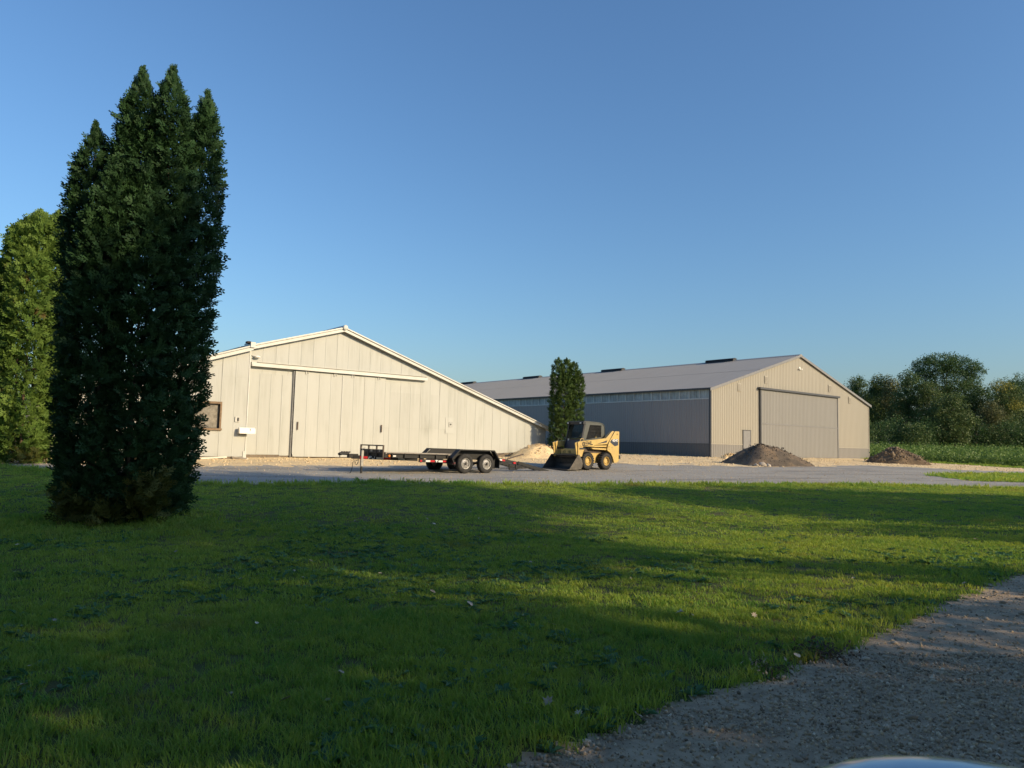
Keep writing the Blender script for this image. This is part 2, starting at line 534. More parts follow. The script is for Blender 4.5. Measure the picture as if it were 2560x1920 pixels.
LAWN_EDGE = [(-80, 55), (-30, 31), (-17.65, 24.75), (-13.59, 21.6), (-9.23, 20.5), (-6.87, 21.4), (-4.87, 23.2), (.08, 24.7), (6.5, 27.3), (13.95, 30.2), (18.31, 31.0), (24, 30.6), (40, 30), (90, 40)]
TAN_EDGE = [(-80, 60), (-25, 33), (-18, 26.0), (-12.31, 26.9), (-10.25, 28.0), (-7.14, 29.9), (-3.7, 33.6), (0, 36.5), (6.0, 39.4), (9.77, 41.05), (14.74, 40.8), (19.9, 44.9), (24.7, 48.9), (28.48, 49.15), (31.13, 48.2), (36.07, 50.1), (45, 52.5), (70, 60)]
VERGE_EDGE = [(20, 90), (27.4, 60), (30, 54.2), (32.2, 50.6), (36.5, 51.6), (45, 54.6), (70, 62)]
CROP_EDGE = [(20, 76), (29, 66), (35.47, 61.9), (37.31, 60.5), (41.95, 58.4), (52, 55.8), (70, 64)]
ISL = np.array([(22.4, 38.9), (24.0, 40.3), (28.3, 43.4), (33.2, 46.1), (52, 54.0), (52, 44.5), (31, 37.5), (25.43, 35.35), (22.9, 35.9)])


def in_poly(x, y, P):
    r = np.zeros(np.shape(x), bool); n = len(P)
    for i in range(n):
        x1, y1 = P[i]; x2, y2 = P[(i + 1) % n]
        c = ((y1 > y) != (y2 > y)) & (x < (x2 - x1) * (y - y1) / (y2 - y1 + 1e-12) + x1)
        r ^= c
    return r


def label_at(x, y):
    """0 lawn 1 road 2 yard 3 tan 4 verge 5 field 6 island 7 far ground"""
    u, v = uv(x, y)
    j = fbm(x * .9, y * .9, 3) * .7 + fbm(x * 3.1, y * 3.1, 9) * .3
    L = np.zeros(np.shape(x), int)
    ye = seg_y(x, LAWN_EDGE) + j * 1.3
    L[(v < 2.78 + .05 * np.clip(u, 0, 14) + j * .5) & (v > -2.6 + j)] = 1
    beyond = (y > ye)
    L[beyond] = 2
    tn = beyond & (y > seg_y(x, TAN_EDGE) + fbm(x * .5, y * .5, 21) * 3.5 + j)
    L[tn] = 3
    L[(L == 3) & (u > 66) & (y > seg_y(x, VERGE_EDGE) + j * 2)] = 4
    L[(L == 3) & (v > 37.5)] = 4
    L[(L == 4) & (u > 68.2) & (y > seg_y(x, CROP_EDGE)) & (y < 158)] = 5
    L[in_poly(x + j * 2, y + j * 1.2, ISL)] = 6
    L[(u < -2) & (v > 31.0) & (L != 0)] = 4
    L[(y > 165) | (x < -110) | (x > 190) | (y < -60)] = 7
    return L


def grow(a, b, s0, k=1.35):
    out = [a]; s = s0
    while abs(out[-1]) < abs(b):
        out.append(out[-1] + s * (1 if b > a else -1)); s *= k
    return out[1:]


XS = np.array(sorted(grow(-36, -1600, .3)) + list(np.arange(-36, 52.01, .19)) + grow(52.05, 1600, .3))
YS = np.array(sorted(grow(-4, -1600, .3)) + list(np.arange(-4, 33.01, .14)) + list(np.arange(33.25, 62, .25)) + list(np.arange(62.5, 170, 1.2)) + grow(170, 1800, 1.3))
GX, GY = np.meshgrid(XS, YS)
GZ = gz0(GX, GY)
LABV = label_at(GX, GY)
rough_amp = np.select([LABV == 0, LABV == 1, LABV == 2, LABV == 3], [.05, .022, .03, .085], .05)
GZ = GZ + rough_amp * (fbm(GX * .8, GY * .8, 5) + .6 * fbm(GX * 3.2, GY * 3.2, 6))
GZ = GZ + np.where(LABV == 3, .10 * np.maximum(0, fbm(GX * 1.7, GY * 1.7, 31)), 0)
CX = (GX[:-1, :-1] + GX[1:, 1:]) / 2; CY = (GY[:-1, :-1] + GY[1:, 1:]) / 2
LAB = label_at(CX, CY)
NXS = len(XS)
IDX = np.arange(GX.size).reshape(GX.shape)
QUADS = np.stack([IDX[:-1, :-1], IDX[:-1, 1:], IDX[1:, 1:], IDX[1:, :-1]], -1)
ALLV = np.stack([GX.ravel(), GY.ravel(), GZ.ravel()], -1)


def ground_h(x, y):
    i = np.clip(np.searchsorted(XS, x) - 1, 0, len(XS) - 2); j = np.clip(np.searchsorted(YS, y) - 1, 0, len(YS) - 2)
    fx = np.clip((x - XS[i]) / (XS[i + 1] - XS[i]), 0, 1); fy = np.clip((y - YS[j]) / (YS[j + 1] - YS[j]), 0, 1)
    return (GZ[j, i] * (1 - fx) + GZ[j, i + 1] * fx) * (1 - fy) + (GZ[j + 1, i] * (1 - fx) + GZ[j + 1, i + 1] * fx) * fy


def gh(x, y): return float(ground_h(np.array([x], float), np.array([y], float))[0])


GROUND = {}
for lab, nm, mk in ((0, 'lawn', 'turf'), (1, 'gravel_road', 'road'), (2, 'gravel_yard', 'yard'), (3, 'limestone_apron', 'tan'),
                    (4, 'grass_verge', 'verge'), (5, 'crop_field', 'field_soil'), (6, 'grass_island', 'verge'), (7, 'far_ground', 'verge')):
    q = QUADS[LAB == lab]
    if not len(q): continue
    used, inv = np.unique(q.ravel(), return_inverse=True)
    o = link(nm, mesh_np(nm, ALLV[used], inv.reshape(-1, 4), True), MT[mk])
    o['kind'] = 'structure'; GROUND[nm] = o


# ------------------------------------------------------------------ metal sheets
def corrugated(x0, x1, zb, zt, y=0.0, period=.068, amp=.009, tilt=0.0):
    n = max(2, int(round((x1 - x0) / period)) * 2)
    xs = np.linspace(x0, x1, n + 1)
    V = []; F = []
    for i, x in enumerate(xs):
        yy = y + (amp if i % 2 else -amp) + tilt * ((x - x0) / (x1 - x0) - .5)
        V += [(x, yy, zb(x)), (x, yy, zt(x))]
    for i in range(n): F.append((2 * i, 2 * i + 2, 2 * i + 3, 2 * i + 1))
    return V, F


def ribbed(x0, x1, zb, zt, y=0.0, ribs=4, rh=.034, rw=.045):
    """flat steel sheet with trapezoid ribs standing proud towards -y"""
    pit = (x1 - x0) / ribs; prof = []
    for i in range(ribs):
        a = x0 + i * pit
        prof += [(a, 0), (a + pit * .5 - rw * .8, 0), (a + pit * .5 - rw * .45, -rh), (a + pit * .5 + rw * .45, -rh), (a + pit * .5 + rw * .8, 0)]
    prof.append((x1, 0))
    V = []; F = []
    for x, d in prof: V += [(x, y + d, zb(x)), (x, y + d, zt(x))]
    for i in range(len(prof) - 1): F.append((2 * i, 2 * i + 2, 2 * i + 3, 2 * i + 1))
    return V, F


def sheet_obj(name, VF, mat, parent, smooth):
    me = mesh_np(name, VF[0], VF[1], smooth)
    return link(name, me, mat, parent)


CONST = lambda z: (lambda x: z)
STROKES = {'G': [[(.9, .8), (.7, 1), (.2, 1), (0, .8), (0, .2), (.2, 0), (.9, 0), (.9, .48), (.45, .48)]],
           'E': [[(.9, 1), (.1, 1)], [(.8, .5), (.1, .5)], [(.9, 0), (.1, 0)]],
           'H': [[(.05, 0), (.05, 1)], [(.85, 0), (.85, 1)], [(.05, .5), (.85, .5)]],
           'L': [[(.1, 1), (.1, 0), (.85, 0)]],
           'P': [[(.05, 0), (.05, 1), (.7, 1), (.85, .8), (.7, .5), (.05, .5)]],
           'J': [[(.8, 1), (.8, .2), (.6, 0), (.2, 0), (0, .25)]],
           '4': [[(.65, 0), (.65, 1), (0, .35), (.9, .35)]],
           '8': [[(.2, .5), (0, .75), (.2, 1), (.7, 1), (.9, .75), (.7, .5), (.2, .5), (0, .25), (.2, 0), (.7, 0), (.9, .25), (.7, .5)]],
           '0': [[(.2, 0), (0, .25), (0, .75), (.2, 1), (.7, 1), (.9, .75), (.9, .25), (.7, 0), (.2, 0)]]}


def lettering(text, x, y, z, h, w, gap, st, slant=0.0, dx=(1, 0, 0)):
    """strokes as thin raised bars in the x/z plane at y, read from -y"""
    m = MB(); dx = Vector(dx); up = Vector((0, 0, 1)); o = Vector((x, y, z))
    for i, ch in enumerate(text):
        for line in STROKES[ch]:
            for (a, b), (c, d) in zip(line[:-1], line[1:]):
                p = o + dx * (i * (w + gap) + a * w + slant * b * h) + up * (b * h)
                q = o + dx * (i * (w + gap) + c * w + slant * d * h) + up * (d * h)
                e = (q - p).normalized() * st * .5
                m.beam(p - e, q + e, .006, st, up=(0, 1, 0)) if False else m.beam(p - e, q + e, st, .006, up=(0, 1, 0))
    return m


# ------------------------------------------------------------------ white barn
BX, BY, BZ = -11.063, 36.0, EYE - .945
barn = empty('old_barn', (BX, BY, BZ), AZ, label='old white corrugated metal barn with sliding doors and a low right eave', cat='barn')
RT = lambda x: 6.62 - .330 * (x - 2.5) if x > 2.5 else 6.62 - .298 * (2.5 - x)      # top of siding under the roof
RB = lambda x: max(0.0, (x - 5.2) * .034)                                            # foot follows the rising yard
tilt = lambda: random.uniform(-.004, .004)
W = .65
TRK = lambda x: 4.36
for i in range(30):                            # upper gable course
    a = -2.30 + i * W; b = min(a + W, 17.02)
    if b - a < .1: break
    zb = CONST(4.02) if b <= .35 else (CONST(4.35) if b < 5.3 else (CONST(3.55) if a < 8.2 else None))
    if zb is None: break
    sheet_obj('siding_panel', corrugated(a, b, zb, RT, -.003 if i % 2 else 0, tilt=tilt()), MT['barn'], barn, True)
i0 = i
for i in range(11 if False else 50):           # lower courses right of the doors
    a = 4.85 + i * W; b = min(a + W, 17.02)
    if b - a < .1: break
    top = CONST(3.58) if a < -2.30 + i0 * W - .01 else RT
    if a > 4.8 and a < 9.4 and i % 1 == 0:
        sheet_obj('siding_panel', corrugated(a, b, CONST(1.62), top, -.010 if i % 2 else -.016, tilt=tilt()), MT['barn'], barn, True)
        sheet_obj('siding_panel', corrugated(a, b, RB, CONST(1.64), -.003 if i % 2 else 0, tilt=tilt()), MT['barn'], barn, True)
    else:
        sheet_obj('siding_panel', corrugated(a, b, RB, top, -.003 if i % 2 else -.009, tilt=tilt()), MT['barn'], barn, True)
for i in range(4):                             # wall between wing and door
    a = -2.32 + i * .565; b = a + .565
    sheet_obj('siding_panel', corrugated(a, b, CONST(.06 if i < 3 else .02), CONST(4.05), -.014 if i % 2 else -.008, tilt=tilt()), MT['barn'], barn, True)
# doors: each hangs on the track, four sheets on a frame
for dx, nm in ((.03, 'sliding_door'), (2.60, 'sliding_door')):
    d = empty(nm, (dx, -.10, 0)); d.parent = barn
    fr = MB(); fr.box(.02, 2.50, .03, .07, .02, 4.30).build('door_backing', MT['dark_gap'], d)
    for k in range(4):
        a = .0 + k * .635; b = a + .632
        sheet_obj('door_sheet', corrugated(a, b, CONST(.34), CONST(4.33), 0 if k % 2 else -.004, tilt=random.uniform(-.005, .005)), MT['barn_door'], d, True)
        sheet_obj('kick_sheet', corrugated(a, b, CONST(-.03), CONST(.35), -.010 if k % 2 else -.007, tilt=random.uniform(-.005, .005)), MT['barn_door'], d, True)
    hx = .16 if dx < 1 else 2.33
    MB().box(hx, hx + .055, -.075, -.03, 1.33, 1.73).build('door_handle', MT['brown_steel'], d)
    tr = MB()
    tr.tube([(-.02, -.012, 4.3), (-.02, -.012, .16), (.02, -.012, .03), (.10, -.012, -.02)], .018, 8).build('edge_trim', MT['white_trim'], d, smooth=True)
    for bx in (.5, 2.05):
        MB().box(bx, bx + .05, -.05, -.01, 4.18, 4.36).box(bx + .12, bx + .15, -.05, -.01, 4.22, 4.36).build('door_hanger', MT['white_trim'], d)
MB().box(-.08, .01, -.05, .0, -.10, 4.34).build('door_jamb', MT['dark_gap'], barn)
MB().tube([(-.075, -.075, -.05), (-.075, -.075, 4.3)], .035, 8).build('conduit_pipe', MT['galv'], barn, smooth=True)
m = MB()
m.prism([(-2.27, 4.37), (7.74, 4.37), (7.74, 4.56), (-2.27, 4.56)], -.24, -.02)
m.build('door_track', MT['white_trim'], barn)
MB().box(-2.25, 7.72, -.262, -.242, 4.36, 4.46).build('track_cover', MT['white_trim'], barn)
MB().box(-2.0, 7.7, -.30, -.02, 4.563, 4.58).build('track_flashing', MT['galv'], barn)
# wall lamp, outlet
m = MB(); m.sphere((-1.98, -.14, 4.83), (.16, .14, .07), 12, 6); m.tube([(-2.2, -.03, 4.9), (-2.05, -.14, 4.88)], .025, 6)
m.build('wall_lamp', MT['lamp_white'], barn, smooth=True)
ob = MB().box(9.2, 9.86, -.035, -.012, 1.38, 2.32).build('outlet_plate', MT['barn_door'], barn)
MB().box(9.42, 9.66, -.06, -.036, 1.76, 2.06).build('box_frame', MT['galv'], ob)
MB().box(9.445, 9.635, -.066, -.058, 1.785, 2.035).build('box_cover', MT['barn_door'], ob)
m = MB(); m.lathe([(0, -.085), (.05, -.082), (.06, -.06)], 9.54, 1.92, 12); m.build('plug', MT['dark_gap'], ob, smooth=True)
# roof slabs, fascia, ridge
m = MB()
TOPR = lambda x: RT(x) + .17
m.prism([(2.5, TOPR(2.5)), (2.5, TOPR(2.5) + .05), (-2.9, TOPR(-2.9) + .05), (-2.9, TOPR(-2.9))][::-1], -.30, 26).build('roof_slope', MT['galv'], barn)
m = MB(); m.prism([(2.5, TOPR(2.5)), (17.5, TOPR(17.5)), (17.5, TOPR(17.5) + .05), (2.5, TOPR(2.5) + .05)], -.30, 26).build('roof_slope', MT['galv'], barn)
for (xa, xb, zoff, hh, yy) in ((2.5, 17.45, .055, .15, -.27), (2.5, 17.45, .17, .05, -.33), (-2.62, 2.5, .055, .15, -.27), (-2.62, 2.5, .17, .05, -.33)):
    m = MB(); za, zb_ = RT(xa) + zoff, RT(xb) + zoff
    m.prism([(xa, za - hh / 2), (xb, zb_ - hh / 2), (xb, zb_ + hh / 2), (xa, za + hh / 2)], yy, yy + .05).build('fascia_board', MT['white_trim'], barn)
for (xa, xb) in ((2.5, 17.4), (-2.5, 2.5)):
    m = MB(); m.prism([(xa, RT(xa) - .03), (xb, RT(xb) - .03), (xb, RT(xb) - .005), (xa, RT(xa) - .005)], -.24, -.02).build('soffit', MT['galv'], barn)
m = MB(); m.lathe([(.001, -.40), (.10, -.40), (.13, -.38), (.13, 26)], 2.5, TOPR(2.5) + .02, 14).build('ridge_cap', MT['white_trim'], barn, smooth=True, angle=40)
# rest of the shell
MB().box(16.98, 17.03, .02, 26, -.4, RT(17)).build('side_wall', MT['barn'], barn)
MB().box(-2.3, -2.25, .4, 26, -.2, 5.2).build('side_wall', MT['barn'], barn)
m = MB(); m.prism([(-2.25, .0), (16.9, .5), (16.9, 1.8), (2.5, 6.5), (-2.25, 5.1)], 25.9, 26).build('rear_wall', MT['barn'], barn)
m = MB(); m.prism([(-2.3, -.35), (5.2, -.35), (17.02, -.1), (17.02, .41), (5.2, .01), (-2.3, .07)], .012, .2).build('foundation', MT['dirty_concrete'], barn)
# left wing: stands 1 m in front of the main gable
WY = -1.0
WT = lambda x: 5.0 + .343 * (x + 2.63)
LX0, LX1 = -11.6, -2.60
i = 0; x = LX1
while x > LX0 + .05:
    a = max(LX0, x - .62)
    yy = WY + (-.006 if i % 2 else 0)
    if -5.05 < a + .3 < -3.72:                  # around the window
        wa, wb = 1.21, 2.43
        sheet_obj('siding_panel', corrugated(a, x, CONST(-.02), CONST(wa), yy, tilt=tilt()), MT['barn'], barn, True)
        sheet_obj('siding_panel', corrugated(a, x, CONST(wb), WT, yy, tilt=tilt()), MT['barn'], barn, True)
    else:
        split = 3.72 if i < 6 else None
        if split and WT(a) > split + .3:
            sheet_obj('siding_panel', corrugated(a, x, CONST(-.02), CONST(split), yy, tilt=tilt()), MT['barn'], barn, True)
            sheet_obj('siding_panel', corrugated(a, x, CONST(split - .03), WT, yy - .008, tilt=tilt()), MT['barn'], barn, True)
        else:
            sheet_obj('siding_panel', corrugated(a, x, CONST(-.02), WT, yy, tilt=tilt()), MT['barn'], barn, True)
    x = a; i += 1
MB().box(LX1 - .03, LX1 + .02, WY - .022, WY + .02, -.05, 5.0).build('corner_trim', MT['white_trim'], barn)
MB().box(LX1 - .01, LX1 + .015, WY + .022, -.02, .0, 4.95).build('return_wall', MT['barn'], barn)
MB().box(LX1 - .12, LX1 + .03, WY - .04, WY - .024, -.08, .24).build('corner_guard', MT['white_trim'], barn)
m = MB(); m.prism([(LX0, -.35), (LX1, -.35), (LX1, -.0), (LX0, -.0)], WY + .03, WY + .3).build('foundation', MT['dirty_concrete'], barn)
m = MB(); m.prism([(LX0 - .3, WT(LX0 - .3) + .2), (LX1 + .05, WT(LX1 + .05) + .2), (LX1 + .05, WT(LX1) + .26), (LX0 - .3, WT(LX0 - .3) + .25)], WY - .3, 25).build('wing_roof', MT['galv'], barn)
for zo, hh, yy in ((.07, .16, -.27), (.20, .06, -.32)):
    m = MB(); xa, xb = LX0 - .25, LX1 + .04
    m.prism([(xa, WT(xa) + zo - hh / 2), (xb, WT(xb) + zo - hh / 2), (xb, WT(xb) + zo + hh / 2), (xa, WT(xa) + zo + hh / 2)], WY + yy, WY + yy + .05).build('fascia_board', MT['white_trim'], barn)
MB().box(LX1 - .12, LX1 + .10, WY - .36, WY + .6, WT(LX1) + .12, WT(LX1) + .37).build('roof_end_cap', MT['white_trim'], barn)
m = MB(); m.sphere((LX1 - .15, WY - .1, WT(LX1) + .36), (.16, .2, .07), 8, 5); m.build('flashing_scrap', MT['brown_steel'], barn)
MB().box(LX0, LX0 + .05, WY, 25, -.3, WT(LX0)).build('side_wall', MT['barn'], barn)
# window in the wing
wx0, wx1, wz0, wz1 = -5.06, -3.84, 1.24, 2.42
win = MB().box(wx0 - .06, wx1 + .06, WY - .05, WY - .012, wz1 - .02, wz1 + .08).box(wx0 - .09, wx1 + .09, WY - .09, WY - .012, wz0 - .06, wz0 + .03) \
    .box(wx0 - .06, wx0 + .02, WY - .05, WY - .012, wz0 + .03, wz1 - .02).box(wx1 - .02, wx1 + .06, WY - .05, WY - .012, wz0 + .03, wz1 - .02).build('window', MT['wood_frame'], barn)
MB().box(wx0, wx1, WY + .10, WY + .14, wz0, wz0 + .06).box(wx0, wx1, WY + .10, WY + .14, wz1 - .06, wz1).box(wx0, wx0 + .06, WY + .10, WY + .14, wz0 + .06, wz1 - .06).box(wx1 - .06, wx1, WY + .10, WY + .14, wz0 + .06, wz1 - .06).build('sash', MT['dark_gap'], win)
MB().box(wx0 + .06, wx1 - .06, WY + .115, WY + .125, wz0 + .06, wz1 - .06).build('pane', MT['dusty_glass'], win)
MB().box(wx0 - .02, wx1 + .02, WY - .01, WY + .3, wz0 - .03, wz0 - .002).box(wx0 - .02, wx1 + .02, WY - .01, WY + .3, wz1 + .002, wz1 + .03).box(wx0 - .03, wx0 - .002, WY - .01, WY + .3, wz0, wz1).box(wx1 + .002, wx1 + .03, WY - .01, WY + .3, wz0, wz1).build('reveal', MT['wood_frame'], win)
sb = MB().box(-3.16, -2.96, WY - .05, WY - .012, 1.60, 1.84).build('switch_box', MT['white_trim'], barn)
MB().box(-3.06, -2.99, WY - .09, WY - .05, 1.64, 1.80).build('switch', MT['dark_gap'], sb)


def to_world(bx, by, bz):
    return (BX + bx * GV[0] + by * LV[0], BY + bx * GV[1] + by * LV[1], BZ + bz)


# mailbox fixed at the wing's corner
mbx = empty('mailbox', to_world(-2.66, WY - .015, 1.06), AZ, label='white rounded-top mailbox hanging at the corner of the barn wing', cat='mailbox')
m = MB(); prof = [(-.13, 0), (-.13, .16)] + [(-.13 * math.cos(a), .16 + .13 * math.sin(a)) for a in np.linspace(.3, math.pi - .3, 7)] + [(.13, .16), (.13, 0)]
vs = [(-.36, y, z) for y, z in prof] + [(.36, y, z) for y, z in prof]; n = len(prof)
m.add([(x, y - .19, z) for x, y, z in vs], [tuple(range(n)), tuple(range(2 * n - 1, n - 1, -1))] + [(i, (i + 1) % n, (i + 1) % n + n, i + n) for i in range(n)])
m.build('box', MT['lamp_white'], mbx, smooth=True, angle=40)
MB().box(.36, .385, -.335, -.045, .0, .25).build('lid', MT['lamp_white'], mbx)
MB().box(.12, .15, -.35, -.325, .14, .24).build('flag', MT['galv'], mbx)
MB().box(-.3, .05, -.06, .02, -.04, -.002).build('bracket', MT['brown_steel'], mbx)
# two white boards slumped against the foot of the wing
m = MB(); b0 = to_world(-5.0, WY - .55, 0); b1 = to_world(-3.45, WY - .05, 0)
g0, g1 = gh(b0[0], b0[1]) + .03, BZ - .04
ob = m.beam((b0[0], b0[1], g0), (b1[0], b1[1], g1), .05, .07).build('loose_board', MT['board'])
tag(ob, 'long white board leaning against the foot of the barn wall below the window', 'board', 'white boards at the barn foot')
m = MB(); b0 = to_world(-2.72, WY - .75, 0); b1 = to_world(-3.2, WY - .04, 0)
ob = m.beam((b0[0], b0[1], gh(b0[0], b0[1]) + .03), (b1[0], b1[1], BZ - .03), .07, .06).build('loose_board', MT['board'])
tag(ob, 'short white board slanting out from the wall below the mailbox', 'board', 'white boards at the barn foot')

# ------------------------------------------------------------------ new steel shed
SX, SY, SZ = 14.446, 51.427, EYE - .70
shed = empty('machine_shed', (SX, SY, SZ), AZ, label='large new grey and tan steel machine shed with a wide gable door', cat='shed')
SW, SL, EV, RG = 24.3, 60.0, 5.0, 8.53
HALF = SW / 2
ST = lambda x: EV - .02 + (RG - EV) * (1 - abs(x - HALF) / HALF)
PW = SW / 27
DX0, DX1, DZ = 6.2, 18.35, 5.3
for i in range(27):
    a, b = i * PW, (i + 1) * PW; mid = (a + b) / 2
    if DX0 < mid < DX1: zb = CONST(DZ + .05)
    elif 4.0 < mid < 5.05: zb = CONST(2.08)
    else: zb = CONST(.99)
    sheet_obj('gable_panel', ribbed(a, b, zb, ST), MT['tan_sheet'], shed, False)
    if mid < DX0 and not 4.0 < mid < 5.05 or mid > DX1:
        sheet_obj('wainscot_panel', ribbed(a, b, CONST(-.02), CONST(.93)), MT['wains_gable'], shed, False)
MB().box(0, 3.98, -.03, .0, .935, .985).build('wainscot_trim', MT['tan_trim'], shed)
MB().box(DX1 + .1, SW, -.03, .0, .935, .985).build('wainscot_trim', MT['tan_trim'], shed)
MB().box(4.95, DX0, -.03, .0, .935, .985).build('wainscot_trim', MT['tan_trim'], shed)
for a, b in ((4 * PW, 3.965), (5.015, 6 * PW)):    # strips beside the walk door
    sheet_obj('gable_panel', ribbed(a, b, CONST(.99), CONST(2.09), ribs=2), MT['tan_sheet'], shed, False)
    sheet_obj('wainscot_panel', ribbed(a, b, CONST(-.02), CONST(.93), ribs=2), MT['wains_gable'], shed, False)
# big door: two tiers of ribbed sheets
bd = empty('sliding_door', (0, -.10, 0)); bd.parent = shed
n = 14; dw = (DX1 - DX0 - .2) / n
for k in range(n):
    a = DX0 + .1 + k * dw
    sheet_obj('door_panel', ribbed(a, a + dw, CONST(2.68), CONST(DZ), 0), MT['door_sheet'], bd, False)
    sheet_obj('door_panel', ribbed(a, a + dw, CONST(.02), CONST(2.60), 0), MT['door_sheet'], bd, False)
MB().box(DX0 + .1, DX1 - .1, -.035, .03, 2.605, 2.675).build('middle_rail', MT['grey_trim'], bd)
MB().box(DX0 - .04, DX0 + .09, -.06, .09, 0, DZ).build('door_edge', MT['dark_trim'], bd)
MB().box(DX1 - .09, DX1 + .02, -.05, .09, 0, DZ).build('door_edge', MT['grey_trim'], bd)
MB().box(DX0 - .25, DX1 + .1, -.30, .0, DZ + .01, DZ + .16).build('door_track', MT['dark_trim'], shed)
# walk door
wd = MB().box(4.02, 4.96, -.045, -.0, .02, 2.02).build('walk_door', MT['grey_trim'], shed)
MB().box(3.97, 4.018, -.06, .0, 0, 2.07).box(4.962, 5.01, -.06, .0, 0, 2.07).box(4.018, 4.962, -.06, .0, 2.022, 2.07).build('door_frame', MT['dark_trim'], wd)
m = MB(); m.sphere((4.86, -.085, 1.0), .04, 10, 6); m.sphere((4.86, -.07, 1.18), .03, 10, 6); m.build('knob', MT['chrome'], wd, smooth=True)
# louvres
for (vx, vz) in ((3.53, 5.28), (7.17, 6.12), (17.11, 6.08), (20.7, 5.26)):
    v = MB().box(vx - .21, vx + .21, -.05, -.024, vz - .31, vz + .31).build('louvre_vent', MT['tan_trim'], shed)
    for k in range(6):
        z = vz - .25 + k * .09
        m = MB(); m.beam((vx - .18, -.065, z), (vx + .18, -.065, z), .03, .012, up=(0, -.5, .85)); m.build('slat', MT['grey_trim'], v)
# twin flood lamp under the peak
fl = MB().box(HALF - .1, HALF + .1, -.06, -.02, 7.42, 7.56).build('flood_lamp', MT['lamp_white'], shed)
for s in (-1, 1):
    m = MB(); m.lathe([(.02, 0), (.04, -.02), (.07, -.12), (.06, -.13), (.0, -.10)], HALF + s * .13, 7.38, 12, -.06); m.build('lamp_head', MT['lamp_white'], fl, smooth=True, angle=40)
MB().box(-.06, .04, -.045, .12, -.05, EV - .03).build('corner_trim', MT['dark_trim'], shed)
MB().box(SW - .03, SW + .05, -.045, .12, -.02, EV - .03).build('corner_trim', MT['tan_trim'], shed)
# long side
SHM = {}
NS = 66; PL = SL / NS


def long_panel(name, key, z0, z1, mat, off=0.0):
    if key not in SHM:
        V, F = ribbed(0, PL, CONST(z0), CONST(z1), 0.0)
        V = [(d + off, y, z) for y, d, z in [(p[0], p[1], p[2]) for p in V]]
        me = mesh_np(name, V, [f[::-1] for f in F]); me.materials.append(mat); SHM[key] = me
    return SHM[key]


for i in range(NS):
    y = .02 + i * PL
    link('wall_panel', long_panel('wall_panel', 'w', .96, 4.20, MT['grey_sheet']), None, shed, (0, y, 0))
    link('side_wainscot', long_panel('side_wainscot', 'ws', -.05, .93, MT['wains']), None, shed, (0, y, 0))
    link('light_panel', long_panel('light_panel', 'lp', 4.29, 4.90, MT['poly'], .02), None, shed, (0, y, 0))
    if i == 0: mu = MB().box(-.03, .01, -.03, .03, 4.285, 4.90).mesh('mullion'); mu.materials.append(MT['lamp_white'] if False else MT['white_trim'])
    link('mullion', mu, None, shed, (0, y + .05, 0))
MB().box(-.04, .03, .13, SL, 4.205, 4.285).build('light_strip_sill', MT['white_trim'], shed)
MB().box(.03, .10, .1, SL, -.05, 4.95).build('inner_wall', MT['grey_trim'], shed)
MB().box(-.03, .02, .13, SL, .932, .958).build('wainscot_trim', MT['dark_trim'], shed)
MB().box(-.22, -.02, -.15, SL, EV - .10, EV + .02).build('eave_trim', MT['dark_trim'], shed)
# roof in two courses per slope
ang = math.atan2(RG - EV, HALF)


def roof_panel(key, x0, x1, left):
    if key not in SHM:
        V = []; F = []; prof = []
        pit = PL / 4
        for k in range(4):
            a = k * pit
            prof += [(a, 0), (a + pit * .5 - .045, 0), (a + pit * .5 - .02, .022), (a + pit * .5 + .02, .022), (a + pit * .5 + .045, 0)]
        prof.append((PL, 0))
        for y, d in prof:
            for xx in (x0, x1):
                zz = EV + .03 + (RG - EV) * (xx / HALF if left else (SW - xx) / HALF) + d + (.012 if key in 'bd' else 0)
                V.append((xx, y, zz))
        for k in range(len(prof) - 1): F.append((2 * k, 2 * k + 1, 2 * k + 3, 2 * k + 2))
        me = mesh_np('roof_panel', V, F); me.materials.append(MT['roof_sheet']); SHM[key] = me
    return SHM[key]


for i in range(NS):
    y = -.15 + i * (SL + .2) / NS
    link('roof_panel', roof_panel('a', -.25, HALF * .52, True), None, shed, (0, y, 0))
    link('roof_panel', roof_panel('b', HALF * .515, HALF, True), None, shed, (0, y, 0))
for i in range(NS):
    y = -.15 + i * (SL + .2) / NS
    link('roof_panel', roof_panel('c', SW * .5, SW + .25, False), None, shed, (0, y, 0))
m = MB(); m.prism([(0, EV), (SW, EV), (HALF, RG)], .2, .3).build('gable_backing', MT['grey_trim'], shed)
for s in (0, 1):
    xa, xb = (-.28, HALF) if s == 0 else (SW + .28, HALF)
    za = EV + .03 - (RG - EV) * .28 / HALF
    pts = [(xa, za - .17), (xb, RG - .14), (xb, RG + .06), (xa, za + .03)]
    if s: pts = pts[::-1]
    MB().prism(pts, -.19, -.152).build('rake_trim', MT['grey_trim'], shed)
m = MB(); m.prism([(HALF - .3, RG - .02), (HALF + .3, RG - .02), (HALF, RG + .10)], -.2, SL).build('ridge_cap', MT['roof_sheet'], shed)
for y0 in (6.19, 19.72, 33.07, 46.6):
    v = MB().prism([(HALF - .32, RG + .02), (HALF + .32, RG + .02), (HALF + .2, RG + .24), (HALF - .2, RG + .24)], y0, y0 + 3.0).build('ridge_vent', MT['vent_dark'], shed)
    MB().prism([(HALF - .36, RG + .19), (HALF + .36, RG + .19), (HALF, RG + .29)], y0 - .05, y0 + 3.05).build('vent_cap', MT['vent_dark'], v)
MB().box(SW - .02, SW + .03, .13, SL, 0, EV).build('side_wall', MT['tan_sheet'], shed)
MB().box(0, SW, SL - .1, SL, 0, EV).build('rear_wall', MT['tan_sheet'], shed)
